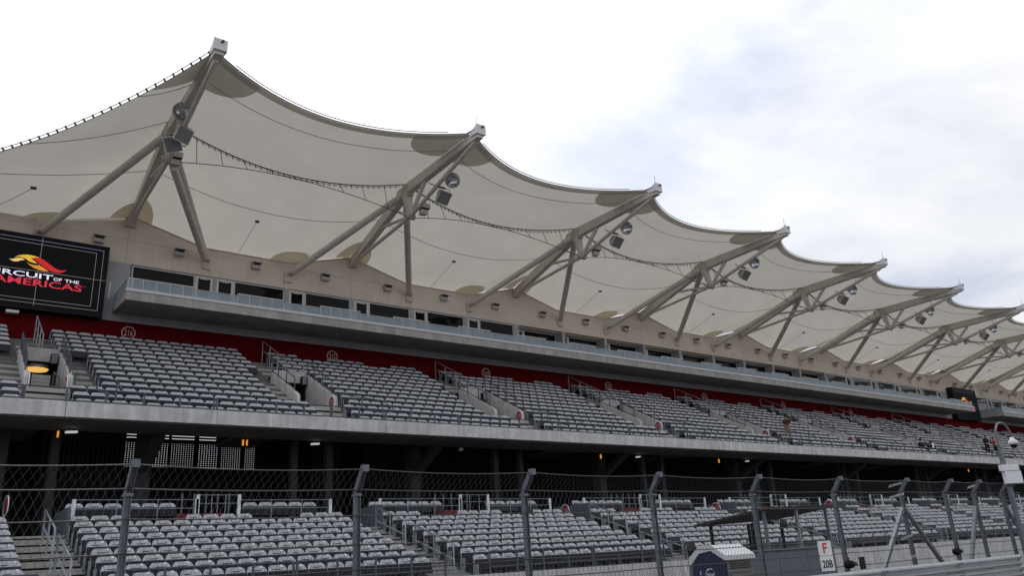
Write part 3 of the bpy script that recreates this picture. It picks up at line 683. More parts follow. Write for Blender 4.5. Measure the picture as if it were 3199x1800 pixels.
tag(mb.build('edge_clips', 'charcoal', t), kind='stuff')

# cable trusses between the masts
for n in range(NM - 1):
    x = X0 + D * n
    t = thing('cable_truss', ('dark cable truss hung below the fabric between the %s and %s masts from the left' % (ORD[n], ORD[n + 1])) if n < 20 else 'dark cable truss below the distant fabric at the far right end', 'cable', 'cable trusses between the masts')
    up = lambda u: Vector((x + 0.18 + u * (D - 0.36), Y_K + 0.9 * 4 * u * (1 - u) - 0.1, Z_K + 0.0 - 0.62 * 4 * u * (1 - u)))
    lo = lambda u: Vector((x + 0.18 + u * (D - 0.36), Y_N + 0.55 * 4 * u * (1 - u), Z_N - 0.05 + 0.93 * 4 * u * (1 - u)))
    tube('upper_cable', 'cable', t, [up(u) for u in FR(0, 1, 24)], 0.030, 5)
    tube('hook_line', 'cable', t, [up(u) + Vector((0, -0.03, -0.11)) for u in FR(0.02, 0.98, 24)], 0.012, 5)
    tube('lower_cable', 'cable', t, [lo(u) for u in FR(0, 1, 24)], 0.020, 5)
    for u in (0.09, 0.19, 0.29, 0.40, 0.5, 0.60, 0.71, 0.81, 0.91): tube('hanger', 'cable', t, [up(u), lo(u)], 0.017, 5)
    mb = MB()
    for i in range(38): p = up(0.04 + 0.92 * i / 37); mb.beam(p, p + Vector((0.03, -0.04, -0.20)), 0.03, 0.03)
    tag(mb.build('hooks', 'cable', t), kind='stuff')

# wall lamps
for i in range(29):
    x = 5.75 + 4.03 * i if i else 6.0
    t = thing('wall_lamp', ('bronze box lamp on the beige wall, %s from the left' % ORD[i]) if i < 29 else 'distant bronze box lamp on the beige wall at the far right end', 'lamp', 'box lamps along the beige wall')
    MB().box(x - 0.23, x + 0.23, YW - 0.26, YW - 0.003, 15.90, 16.20).build('housing', 'lamp_metal', t)
    MB().box(x - 0.25, x + 0.25, YW - 0.34, YW - 0.004, 16.203, 16.24).build('hood', 'charcoal', t)
    MB().box(x - 0.21, x + 0.21, YW - 0.275, YW - 0.261, 15.94, 16.06).build('lens', 'lens', t)
    MB().box(x - 0.20, x + 0.20, YW - 0.262, YW - 0.2601, 16.09, 16.19).build('vent', 'black', t)

# video screens
LOGO = dict(
 logo_yellow=[(2.625, 14.313), (2.761, 14.432), (2.962, 14.505), (3.147, 14.534), (3.339, 14.52), (3.582, 14.478), (3.42, 14.438), (3.236, 14.389), (3.365, 14.305), (3.468, 14.236), (3.547, 14.177), (3.38, 14.176), (3.21, 14.218), (3.056, 14.321), (2.909, 14.366), (2.791, 14.379)],
 logo_cream=[(2.418, 14.216), (2.534, 14.209), (2.664, 14.277), (2.821, 14.326), (2.938, 14.319), (3.028, 14.257), (2.903, 14.225), (2.773, 14.152), (2.661, 14.117), (2.543, 14.138)],
 logo_orange=[(3.085, 14.18), (3.174, 14.124), (3.321, 14.078), (3.487, 14.078), (3.627, 14.104), (3.78, 14.028), (3.909, 13.949), (4.039, 13.869), (3.849, 13.85), (3.654, 13.874), (3.433, 13.937), (3.255, 14.037)],
 logo_red=[(3.237, 14.384), (3.42, 14.438), (3.582, 14.478), (3.786, 14.383), (3.943, 14.279), (4.1, 14.174), (4.258, 14.07), (4.436, 14.012), (4.583, 14.009), (4.75, 14.059), (4.662, 13.963), (4.5, 13.881), (4.332, 13.852), (4.159, 13.875), (3.98, 13.961), (3.825, 14.051), (3.669, 14.155), (3.509, 14.288), (3.383, 14.352)])
for xo, lab in ((0.0, 'large black video screen with flame logo and lettering at the left edge'), (91.45, 'black video screen with flame logo far along the beige wall at right')):
    t = thing('video_screen', lab, 'screen', 'video screens on the suite wall')
    ys = 39.76
    MB().box(0.78 + xo, 6.46 + xo, ys, YW - 0.004, 11.98, 15.55).build('housing', 'black', t)
    MB().box(0.84 + xo, 6.40 + xo, ys - 0.006, ys - 0.002, 12.05, 15.49).build('display', 'screen_black', t)
    MB().box(0.86 + xo, 6.37 + xo, ys - 0.010, ys - 0.007, 15.17, 15.42).build('display_band', 'screen_navy', t)
    def ln(x0, x1, z0, z1): MB().box(x0 + xo, x1 + xo, ys - 0.016, ys - 0.0115, z0, z1).build('display_line', 'screen_line', t)
    w = 0.018
    if xo == 0:
        ln(3.61, 3.61 + w, 12.15, 15.48); ln(0.86, 3.609, 13.80, 13.80 + w); ln(3.629, 6.40, 13.79, 13.79 + w)
        for (a, b, c, d) in ((1.03, 6.20, 12.26, 15.30), (1.33, 5.90, 12.44, 15.12)):
            ln(a, 3.609, c, c + w); ln(3.629, b, c, c + w); ln(a, 3.609, d, d + w); ln(3.629, b, d, d + w); ln(a - w, a - 0.001, c, d + w); ln(b + 0.001, b + w, c, d + w)
    else:
        for (a, b, c, d) in ((1.03, 6.20, 12.26, 15.30), (1.33, 5.90, 12.44, 15.12)): ln(a, b, d, d + w * 0.6)
    for m, poly in LOGO.items(): MB().prism([(a + xo, b) for a, b in poly], 1, ys - 0.024, ys - 0.018).build('logo_stroke', m, t)
    text_mesh('lettering', 'CIRCUIT', 'text_white', t, 1.55 + xo, 4.235 + xo, 13.462, 13.708, ys - 0.021, weight=0.012)
    text_mesh('lettering', 'OF', 'text_white', t, 4.262 + xo, 4.60 + xo, 13.462, 13.615, ys - 0.021, weight=0.012)
    text_mesh('lettering', 'THE', 'text_white', t, 4.72 + xo, 5.315 + xo, 13.456, 13.60, ys - 0.021, weight=0.012)
    text_mesh('lettering', 'AMERICAS', 'text_red', t, 1.93 + xo, 5.46 + xo, 13.085, 13.405, ys - 0.021, weight=0.012)
    text_mesh('lettering', 'TM', 'text_red', t, 5.49 + xo, 5.62 + xo, 13.33, 13.38, ys - 0.021)
t = thing('strip_lamp', 'small white lamp tucked under the large video screen', 'lamp')
MB().box(2.62, 3.12, 39.9, 40.2, 11.78, 11.90).build('housing', 'white_plastic', t); MB().box(2.82, 2.92, 40.2, YW - 0.004, 11.80, 11.86).build('arm', 'charcoal', t)

# section numbers on the red wall and on the stairway walls
SX = [7.79, 18.41, 29.0, 39.75, 50.3, 60.8, 71.5]
for i, x in enumerate(SX):
    num = str(216 - i); z = 11.50 if i else 11.56
    t = thing('section_number', 'ringed number %s painted on the dark red wall, %s from left' % (num, ORD[i]), 'sign', 'section numbers on the red wall')
    MB().lathe([(0.275, 0), (0.275, 0.006), (0.325, 0.006), (0.325, 0)], (x, YW - 0.001, z), (0, -1, 0), 36).build('ring', 'sign_pale', t)
    text_mesh('numeral', num, 'sign_pale', t, x - 0.19, x + 0.19, z - 0.15, z + 0.15, YW - 0.006)
for i, (xv, w) in enumerate(VOM[:7]):
    num = str(216 - i)
    t = thing('section_disc', 'red disc sign numbered %s on a white board, %s upper stairway from left' % (num, ORD[i]), 'sign', 'red disc signs on the stairway walls')
    xx = xv + w - 0.012; zc2 = 7.25
    pl = [(32.72, 6.915), (33.32, 6.915)] + [(33.02 + 0.30 * math.cos(a), zc2 + 0.30 * math.sin(a)) for a in FR(0, math.pi, 12)]
    MB().prism(pl, 0, xx - 0.04, xx).build('board', 'sign_white', t)
    MB().lathe([(0.0, 0.012), (0.245, 0.012), (0.245, 0.0)], (xx - 0.041, 33.02, zc2), (-1, 0, 0), 28).build('disc', 'sign_red', t)
    text_mesh('numeral', num, 'sign_pale', t, 33.02 - 0.17, 33.02 + 0.17, zc2 - 0.13, zc2 + 0.13, xx - 0.056, face='-x')
t = thing('section_disc', 'edge-on red disc sign on the left wall of the stairway with the yellow lamp', 'sign', 'red disc signs on the stairway walls')
xx = VOM[0][0] + 0.012
MB().prism([(32.72, 6.915), (33.32, 6.915)] + [(33.02 + 0.30 * math.cos(a), 7.25 + 0.30 * math.sin(a)) for a in FR(0, math.pi, 12)], 0, xx, xx + 0.04).build('board', 'sign_white', t)
MB().lathe([(0.0, 0.012), (0.245, 0.012), (0.245, 0.0)], (xx + 0.041, 33.02, 7.25), (1, 0, 0), 28).build('disc', 'sign_red', t)

# ------------------------------------------------------------------ lower tier
LX = lambda j: 4.72 + P * j               # x of the first seat tag of lower block j
def lower_profile():
    top = []
    for k in range(9, 0, -1):
        ya = 21.3 if k == 9 else LY(k) - 0.66
        yb = LY(k) + 0.096 if k > 1 else 28.42
        top += [(ya, LF(k)), (yb, LF(k))]
    return top + [(28.42, GROUND + 0.01), (21.3, GROUND + 0.01)]
for j in range(-2, NB + 1):
    a = 4.27 + P * j; b = 2.80 + P * (j + 1)
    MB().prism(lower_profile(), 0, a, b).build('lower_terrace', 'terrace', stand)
    MB().box(a + 0.03, b - 0.03, 28.42, 31.5, 0.9, 1.74).build('seat_platform', 'concrete_shaded', stand)
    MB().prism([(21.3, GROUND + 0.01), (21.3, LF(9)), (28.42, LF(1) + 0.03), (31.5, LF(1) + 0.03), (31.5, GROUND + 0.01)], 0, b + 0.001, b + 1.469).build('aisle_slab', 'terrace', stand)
    stairs(b + 0.02, b + 1.45, range(1, 9), LY, LF, ST2, RS2)
    stairs(b + 0.02, b + 1.45, range(0, 1), LY, LF, ST2, RS2)
    box('side_wall', 'hut_panel', stand, a - 0.02, a + 0.02, 28.0, 30.5, LF(1) - 0.2, 2.35)
    # lower front railing
    if -1 <= j <= 6:
        for (p, q) in ((a + 0.1, a + 4.4), (a + 4.5, b - 0.05)):
            t = thing('front_railing', 'x', 'railing', 'front railings of the lower tier')
            tube('top_rail', 'rail_paint', t, [(p, 21.22, 0.33), (q, 21.22, 0.33)], 0.028, 6)
            tube('bottom_rail', 'rail_paint', t, [(p, 21.22, -0.12), (q, 21.22, -0.12)], 0.02, 6)
            n = 4
            for i in range(n + 1): xx = p + (q - p) * i / n; box('post', 'rail_paint', t, xx - 0.03, xx + 0.03, 21.20, 21.24, -0.6, 0.33)
            LFR = globals().setdefault('LFR', []); LFR.append(t)
            t['label'] = '%s railing section along the front of the lower tier, counted from the left' % ORD[len(LFR) - 1]
    # platform rails with white end posts
    if 0 <= j <= 6:
        for (p, q, zt, lab) in ((LX(j) - 0.27, LX(j) + 3.45, 2.62, 'left low'), (LX(j) + 3.48, LX(j) + 4.88, 2.77, 'tall middle'), (LX(j) + 4.92, LX(j) + 8.3, 2.60, 'right low')):
            t = thing('platform_rail', '%s wire rail with white posts behind the %s lower seat block' % (lab, ORD[j]), 'railing', 'wire rails behind the lower seats')
            for xx in ((p, q) if lab != 'right low' else (q,)): box('post', 'white_plastic', t, xx - 0.055, xx + 0.055, 28.5, 28.56, 1.67, zt)
            for zz in (zt - 0.02, zt - 0.3): tube('wire_rail', 'rail_grey', t, [(p, 28.53, zz), (q, 28.53, zz)], 0.012, 5)
            for xx in FR(p, q, 3)[1:-1]: box('thin_post', 'rail_grey', t, xx - 0.012, xx + 0.012, 28.52, 28.54, 1.67, zt)
        t = thing('red_steps', 'dark red slatted steps behind the %s lower seat block' % ORD[j], 'steps', 'red steps in the concourse')
        for q in range(5): box('slat', 'red_bench', t, LX(j) + 3.05, LX(j) + 4.8, 29.3 + q * 0.12, 29.36 + q * 0.12, 1.68, 1.82 + q * 0.105)
        for q in range(5):
            xx = LX(j) + 3.5 + q * 0.42
            o = thing('passage_post', 'x', 'post', 'grey posts behind the lower seats'); o['label'] = 'thin grey upright post, %s from left, behind the %s lower seat block' % (ORD[q], ORD[j])
            box('post', 'galv', o, xx, xx + 0.05, 30.6, 30.65, 1.67, 3.0)
    # stair handrails
    if -1 <= j <= 7:
        xm = b + 0.72
        zf = lambda y: LF(1) + (y - LY(1) + 0.66) * RS2 / ST2
        for (ya, yb, lab) in ((27.1, 24.95, 'upper'), (24.25, 21.95, 'lower')):
            railing('stair_handrail', '%s handrail in the middle of the %s lower stairway from the left' % (lab, ORD[j + 1]), 'handrails on the lower stairways',
                    [[(xm, ya, zf(ya)), (xm, ya, zf(ya) + 0.98), (xm, yb, zf(yb) + 0.98), (xm, yb - 0.02, zf(yb) - 0.1)], [(xm, ya, zf(ya) + 0.5), (xm, yb, zf(yb) + 0.5)]], [((xm, (ya + yb) / 2, zf((ya + yb) / 2)), (xm, (ya + yb) / 2, zf((ya + yb) / 2) + 0.98))], m='rail_grey', r=0.03)
a_, b_ = XL, XR
xx = XL
while xx < XR:
    box('front_wall', 'concrete_pale', stand, xx + 0.008, min(xx + 5.2, XR), 21.1, 21.29, GROUND, -0.33); xx += 5.2
for i, (x, z) in enumerate(((24.35, 2.0), (34.9, 2.02), (45.55, 2.1), (2.62, 2.42))):
    num = ('114', '113', '112', '115')[i]
    t = thing('section_disc', ('red disc sign numbered %s behind the lower seats, %s from left' % (num, ('second', 'third', 'fourth')[i])) if i < 3 else 'edge-on red disc sign at the left frame edge behind the lower seats', 'sign', 'red disc signs behind the lower seats')
    if i < 3:
        MB().lathe([(0.27, 0), (0.27, 0.02), (0.31, 0.02), (0.31, 0)], (x, 28.3, z), (-1, 0, 0), 28).build('ring', 'sign_white', t)
        MB().lathe([(0.0, 0.012), (0.268, 0.012), (0.268, 0.0), (0, 0)], (x, 28.3, z), (-1, 0, 0), 28).build('disc', 'sign_red', t)
        text_mesh('numeral', num, 'sign_pale', t, 28.3 - 0.17, 28.3 + 0.17, z - 0.13, z + 0.13, x - 0.016, face='-x')
        box('board', 'charcoal', t, x + 0.001, x + 0.03, 27.98, 28.62, 1.0, z + 0.05)
    else:
        MB().lathe([(0.27, 0), (0.27, 0.02), (0.31, 0.02), (0.31, 0)], (x, 28.3, z), (1, 0.1, 0), 28).build('ring', 'sign_white', t)
        MB().lathe([(0.0, 0.012), (0.268, 0.012), (0.268, 0.0), (0, 0)], (x, 28.3, z), (1, 0.1, 0), 28).build('disc', 'sign_red', t)
# small lamps below the upper deck
for i, (x, y) in enumerate(((4.15, 31.4), (10.7, 31.7), (30.2, 31.8), (40.1, 31.8), (73.2, 31.8))):
    t = thing('amber_lamp', 'small glowing amber lamp under the deck soffit, %s from the left' % ORD[i], 'lamp', 'amber lamps under the deck')
    box('holder', 'charcoal', t, x - 0.06, x + 0.06, y - 0.05, y + 0.05, 5.20, 5.299); box('bulb', 'amber', t, x - 0.03, x + 0.03, y - 0.03, y + 0.03, 4.98, 5.199)
    if i == 1: box('bulb', 'amber', t, x + 0.13, x + 0.18, y - 0.03, y + 0.03, 4.98, 5.199); box('holder', 'charcoal', t, x + 0.10, x + 0.21, y - 0.05, y + 0.05, 5.20, 5.299)
for i, (x, y) in enumerate(((4.5, 31.2), (13.7, 31.7), (33.0, 31.8), (42.8, 31.8))):
    t = thing('strip_lamp', 'small white strip lamp under the deck soffit, %s from the left' % ORD[i], 'lamp', 'strip lamps under the deck')
    box('bracket', 'charcoal', t, x - 0.03, x + 0.03, y - 0.03, y + 0.03, 5.18, 5.299)
    MB().beam((x - 0.16, y - 0.1, 5.12), (x + 0.2, y, 5.16), 0.12, 0.07).build('tube_lamp', 'white_lamp', t)
t = thing('round_lamp', 'small round white lamp below the deck soffit near mid picture', 'lamp')
MB().lathe([(0, -0.09), (0.09, -0.07), (0.13, 0), (0.09, 0.06), (0, 0.07)], (21.0, 31.6, 5.15), (0, 0, 1), 14).build('globe', 'white_plastic', t); box('stem', 'charcoal', t, 20.98, 21.02, 31.58, 31.62, 5.22, 5.3)

# ------------------------------------------------------------------ seats
OUT = [(-0.235, 0.42), (0.235, 0.42), (0.265, 0.50), (0.268, 0.655), (0.252, 0.715), (0.215, 0.775), (0.165, 0.80), (-0.165, 0.80), (-0.215, 0.775), (-0.252, 0.715), (-0.268, 0.655), (-0.265, 0.50)]
ry = lambda z: 0.16 * (z - 0.4) + max(0.0, z - 0.655) * 0.42
def back_mb(mb, dish=True, slot=True):
    n = len(OUT); vs = []
    for t0 in (-0.022, 0.022):
        for (x, z) in OUT: vs.append((x, t0 + ry(z) - 0.25 * x * x, z))
    c = len(vs); vs += [(0, -0.012 + ry(0.66), 0.66)]
    fs = [(i, (i + 1) % n, c) for i in range(n)] if dish else [tuple(range(n))]
    fs += [tuple(range(2 * n - 1, n - 1, -1))] + [(i + n, (i + 1) % n + n, (i + 1) % n, i) for i in range(n)]
    mb.cur = 0; mb.add(vs, fs, False)
    mb.cur = 1; s = ry(0.692) - 0.020
    if not slot: return mb
    mb.add([(-0.155, s - 0.006, 0.682), (0.145, s - 0.006, 0.682), (0.145, s - 0.004, 0.703), (-0.155, s - 0.004, 0.703), (-0.155, s + 0.01, 0.682), (0.145, s + 0.01, 0.682), (0.145, s + 0.012, 0.703), (-0.155, s + 0.012, 0.703)], [(0, 1, 2, 3), (0, 4, 5, 1), (2, 6, 7, 3), (1, 5, 6, 2), (3, 7, 4, 0)], False)
    return mb
def pan_mb(mb, ribs=True):
    P0 = Vector((0, -0.17, 0.34)); P1 = Vector((0, -0.045, 0.645))
    mb.beam(P0, P1, 0.52, 0.05, up=(0, -1, 0.4), w2=0.525)
    if ribs:
        for f in (0.22, 0.42, 0.62, 0.82):
            c = P0.lerp(P1, f) + Vector((0, -0.028, 0.012)); mb.box(-0.23, 0.23, c.y - 0.012, c.y + 0.008, c.z - 0.016, c.z + 0.016)
    return mb
def leg_mb(mb):
    mb.box(-0.275, -0.245, -0.10, 0.05, 0.02, 0.44).box(-0.275, -0.245, -0.30, -0.06, 0.0, 0.03); return mb
def tag_mb(mb):
    y0, z0, y1, z1 = ry(0.757) - 0.040, 0.757, ry(0.80) - 0.004, 0.806
    mb.add([(0.095, y0, z0), (0.172, y0, z0), (0.160, y1, z1), (0.098, y1, z1), (0.095, y0 + 0.02, z0 - 0.006), (0.172, y0 + 0.02, z0 - 0.006), (0.160, y1 + 0.02, z1 - 0.006), (0.098, y1 + 0.02, z1 - 0.006)], [(0, 1, 2, 3), (7, 6, 5, 4), (0, 4, 5, 1), (1, 5, 6, 2), (2, 6, 7, 3), (3, 7, 4, 0)], False); return mb
seat_me = [('backrest', back_mb(MB()).mesh('backrest', ['seat', 'seat_slot'])), ('backrest', back_mb(MB(), slot=False).mesh('backrest', ['seat', 'seat_slot'])), ('seat_pan', pan_mb(MB()).mesh('seat_pan', 'seat_pan')), ('leg', leg_mb(MB()).mesh('leg', 'seat_leg')), ('number_tag', tag_mb(MB()).mesh('number_tag', 'tag_white'))]
end_me = MB().box(-0.30, -0.278, -0.26, 0.02, 0.0, 0.50).mesh('end_panel', 'rail_grey')
slots = []                                  # (x, y, z, block, row from front, column from left, number in the row)
TAGX = 0.13
GAPROW = {3, 4, 5, 10, 11, 12}
for j in range(-1, NB):
    for k in range(1, 15):
        if k <= 5: a, n = (4.215 if j != 0 else 4.85), (16 if j != 0 else 15)
        elif k <= 11: a, n = (5.35 if j != 0 else 5.91), (13 if j != 0 else 12)
        else: a, n = 4.78, 16
        if j == -1 and k <= 5: n += 1
        for c in range(n):
            if k == 1 and j != 0 and j != -1 and c in GAPROW: continue
            slots.append((a + c * SP + P * j - TAGX, UY(k), UF(k), ('U', j), 15 - k, c, n))
for j in range(-1, NB):
    for k in range(1, 10):
        for c in range(16):
            if k == 1 and c in GAPROW: continue
            slots.append((LX(j) + c * SP2 - TAGX, LY(k), LF(k), ('L', j), 10 - k, c, 16))
    for c in range(16):
        if c in (6, 7, 8, 9, 15): continue
        slots.append((LX(j) + c * SP2 - TAGX, 29.2, 1.76, ('R', j), 1, c, 16))
Lf = 2472.1 / 3199.0
def seen(s):
    p = Vector((s[0], s[1], s[2] + 0.72)); w = p.dot(W_); u = p.dot(R_) / w * Lf; v = -p.dot(U_) / w * Lf
    inside = -0.49 < u < 0.5 and -0.28 < v < 0.2775
    return (1 / w if inside else 0)
order = sorted(range(len(slots)), key=lambda i: -seen(slots[i]))
near = set(order[:300])
BLK = {('U', 0): 'upper block below the 216 ring', ('U', -1): 'upper block at the left edge', ('U', 1): 'upper block below the 215 ring',
       ('L', -1): 'lower block at the left edge', ('L', 0): 'lower block beside the left stairs', ('L', 1): 'second lower block from left', ('L', 2): 'third lower block from left',
       ('R', -1): 'dark raised row at the left edge', ('R', 0): 'dark raised row behind the first lower block', ('R', 1): 'dark raised row behind the second lower block', ('R', 2): 'dark raised row behind the third lower block'}
far_v, far_f, far_m = [], [], []
fbs = {}
for kk in 'UL':
    fb = MB(); back_mb(fb, False, kk == 'L'); fb.cur = 2; pan_mb(fb, False); fb.cur = 3; tag_mb(fb); fb.cur = 4; fb.box(-0.275, -0.245, -0.10, 0.05, 0.02, 0.44); fbs[kk] = fb
for i, s in enumerate(slots):
    x, y, z, blk, row, c, n = s
    if i in near:
        o = bpy.data.objects.new('stadium_seat', None); C.objects.link(o); o.location = (x, y, z); o.rotation_euler = (random.gauss(0, 0.022), 0, random.gauss(0, 0.018)); o.empty_display_size = 0.2
        if blk[0] == 'R': lab = 'grey seat, %s from left, %s' % (ORD[c], BLK.get(blk, 'raised row'))
        else:
            rw = 'front row' if row == 1 else '%s row up' % ORD[row - 1]
            if blk[1] == -1: lab = 'grey seat, %s from the stairs, %s, %s' % (ORD[n - 1 - c], rw, BLK[blk])
            else: lab = 'grey seat, %s from left, %s, %s' % (ORD[c], rw, BLK.get(blk, 'distant block'))
        tag(o, lab, 'seat', 'grey folding stadium seats')
        if c == 0: link('end_panel', end_me, o)
        for q, (nm, me) in enumerate(seat_me):
            if q != (0 if blk[0] == 'U' else 1): link(nm, me, o)
    else:
        fb = fbs['U' if blk[0] == 'U' else 'L']; b = len(far_v); rt = random.gauss(0, 0.022); rz = random.gauss(0, 0.018); far_v += [(vx - vy * rz + x, vy + vx * rz - vz * rt + y, vz + vy * rt + z) for vx, vy, vz in fb.v]
        far_f += [tuple(q + b for q in f) for f in fb.f]; far_m += fb.mi
        if c == 0:
            b = len(far_v); eb = MB().box(-0.30, -0.278, -0.26, 0.02, 0.0, 0.50); far_v += [(vx + x, vy + y, vz + z) for vx, vy, vz in eb.v]; far_f += [tuple(q + b for q in f) for f in eb.f]; far_m += [5] * 6
me = bpy.data.meshes.new('stadium_seats'); me.from_pydata(far_v, [], far_f)
for m in ('seat', 'seat_slot', 'seat_pan', 'tag_white', 'seat_leg', 'rail_grey'): me.materials.append(MAT[m])
me.polygons.foreach_set('material_index', far_m); me.update()
tag(link('distant_stadium_seats', me), 'rows of grey folding seats farther along both tiers', 'seats', 'grey folding stadium seats', 'stuff')

# ------------------------------------------------------------------ debris fence along the track
FY = 12.2
fpx = [2.57 + 3.49 * n for n in range(-2, 7)] + [26.2, 28.15, 30.25]
fence = thing('debris_fence', 'tall galvanised chain-link debris fence with inward bent posts along the track', 'fence')
for i, x in enumerate(fpx):
    m = MB()
    for dx in (-0.039, 0.039): m.box(x + dx - 0.006, x + dx + 0.006, FY + 0.005, FY + 0.105, GROUND, 1.24)
    m.box(x - 0.033, x + 0.033, FY + 0.047, FY + 0.059, GROUND, 1.24)
    q0, q1 = Vector((x, FY + 0.05, 1.235)), Vector((x, FY - 0.22, 1.60))
    for dx in (-0.039, 0.039): m.beam(q0 + Vector((dx, 0, 0)), q1 + Vector((dx, 0, 0)), 0.012, 0.10)
    m.beam(q0, q1, 0.066, 0.012)
    m.box(x - 0.06, x + 0.06, FY - 0.02, FY + 0.13, 1.16, 1.20)
    m.build('post', 'galv', fence)
    MB().beam(q1 + Vector((-0.05, -0.01, -0.02)), q1 + Vector((0.05, -0.01, -0.02)), 0.10, 0.11).build('post_cap', 'galv', fence)
for (x, xs_) in ((fpx[8], (-1.75, 1.65)), (fpx[10], (-1.2,)), (fpx[11], (1.5,))):
    for dx in xs_: MB().beam((x + (0.05 if dx > 0 else -0.05), FY + 0.06, 0.80), (x + dx * 1.75, FY + 0.06, GROUND), 0.10, 0.10).build('brace', 'galv' if dx < 0 else 'galv_dark', fence)
xa, xb = fpx[0], 31.9
def sag(x, amt):
    for a, b in zip(fpx, fpx[1:] + [34.0]):
        if a <= x <= b: u = (x - a) / (b - a); return amt * 4 * u * (1 - u)
    return 0
for z, yy, am, r in ((1.57, FY - 0.20, 0.05, 0.010), (1.26, FY, 0.025, 0.011), (0.85, FY, 0.02, 0.010), (0.40, FY, 0.02, 0.010), (0.02, FY, 0.02, 0.010), (-0.30, FY, 0.015, 0.010), (-0.62, FY, 0.01, 0.010), (-1.2, FY, 0.01, 0.010), (-1.9, FY, 0.01, 0.010)):
    xs = [xa + i * 0.35 for i in range(int((xb - xa) / 0.35) + 1)]
    tube('cable', 'cable', fence, [(x, yy - 0.01, z - sag(x, am)) for x in xs], r, 5)
# woven wire: two families of slanting wires, split at the bend
wm = MB()
def wire(p, q, r=0.0026):
    p = Vector(p); q = Vector(q); d = (q - p).normalized(); a = d.cross(Vector((0, 1, 0.2))).normalized() * r; b = d.cross(a).normalized() * r
    c = [a, -a * 0.5 + b * 0.87, -a * 0.5 - b * 0.87]
    wm.add([p + v for v in c] + [q + v for v in c], [(0, 1, 4, 3), (1, 2, 5, 4), (2, 0, 3, 5)], False)
dw, sl = 0.112, 0.43                        # diamond width, run per unit of height
zb, zt = -2.05, 1.26
for s in (1, -1):
    xx = xa - 2.0
    while xx < xb + 2.0:
        h = zt - zb; run = s * sl * h
        x0, x1, z0, z1 = xx, xx + run, zb, zt
        if min(x0, x1) > xa and max(x0, x1) < xb:
            wire((x0, FY - 0.006 - s * 0.004, z0), (x1, FY - 0.006 - s * 0.004, z1))
            zs = sag(x1 + s * 0.09, 0.05)
            wire((x1, FY - 0.006 - s * 0.004, z1), (x1 + s * sl * 0.37, FY - 0.206 - s * 0.004, 1.57 - zs))
        xx += dw
tag(wm.build('wire_mesh', 'wire', fence), kind='stuff')
tw = MB()
for (x, z, n) in ((fpx[8], 1.5, 8), (fpx[8], 1.2, 9), (fpx[10], 1.46, 6), (fpx[8], 0.05, 7), (fpx[8], -0.5, 6)):
    pts = []
    for i in range(n * 6): a = i / 6 * 2 * math.pi; pts.append((x - 0.12 - i * 0.016, FY - 0.1 + 0.025 * math.cos(a), z - i * 0.0022 + 0.03 * math.sin(a)))
    tw.tube(pts, 0.007, 4)
tag(tw.build('tie_wire', 'alu', fence), kind='stuff')
for i, (x, lab) in enumerate(((20.1, 'fence post beside the white F sign'), (26.0, 'fence post right of the splayed braces'))):
    t = thing('track_lamp', 'black trackside lamp clamped to the %s' % lab, 'lamp', 'black lamps on the fence')
    z = -0.58 if i == 0 else -0.5
    MB().lathe([(0, 0), (0.07, 0.0), (0.075, 0.18), (0.055, 0.22), (0.055, 0.45), (0, 0.45)], (x - 0.42, FY - 0.14, z), (1, 0, 0), 14).build('body', 'black', t)
    for dx in (-0.36, -0.28, -0.2): MB().lathe([(0.075, -0.012), (0.10, -0.012), (0.10, 0.012), (0.075, 0.012)], (x + dx, FY - 0.14, z), (1, 0, 0), 14).build('cooling_fin', 'black', t)
    box('clamp', 'charcoal', t, x - 0.10, x + 0.02, FY - 0.20, FY - 0.0, z - 0.03, z + 0.03)
    MB().beam((x - 0.3, FY - 0.14, z + 0.07), (x - 0.24, FY - 0.14, z + 0.16), 0.02, 0.03).build('lever', 'black', t)
    if i == 0: box('shield', 'black', t, x + 0.12, x + 0.36, FY - 0.22, FY - 0.19, z - 0.15, z + 0.16)

# guard rail
gr = thing('guard_rail', 'four-beam galvanised steel guard rail in front of the debris fence', 'barrier')
GY = 11.5; gz = [-0.72, -1.04, -1.36, -1.68]
prof = [(0.0, 0.0), (-0.03, -0.02), (-0.085, -0.055), (-0.085, -0.10), (-0.02, -0.135), (-0.02, -0.175), (-0.085, -0.21), (-0.085, -0.255), (-0.03, -0.29), (0.0, -0.31)]
xs = [28.5 - 4.02 * i for i in range(12)][::-1]
for (a, b) in zip(xs, xs[1:]):
    for z in gz:
        poly = [(GY + y, z + h) for y, h in prof]; back = [(y + 0.012, h) for y, h in poly[::-1]]
        o = MB().prism(poly + back, 0, a + 0.004, b + 0.0).build('beam', 'barrier', gr)
    MB().box(b - 0.28, b + 0.03, GY - 0.092, GY - 0.086, -0.83, -0.775).box(b - 0.28, b + 0.03, GY - 0.092, GY - 0.086, -1.15, -1.095).build('splice_plate', 'galv', gr)
    for z in gz[:3]:
        for dx in (-0.08, -0.2): MB().lathe([(0.0, 0.012), (0.018, 0.012), (0.018, 0)], (b + dx, GY - 0.02, z - 0.155), (0, -1, 0), 8).build('bolt', 'galv_dark', gr)
for x in xs:
    for dx in (0, -2.0): box('post', 'galv_dark', gr, x + dx - 0.05, x + dx + 0.05, GY + 0.02, GY + 0.14, GROUND, -0.76)

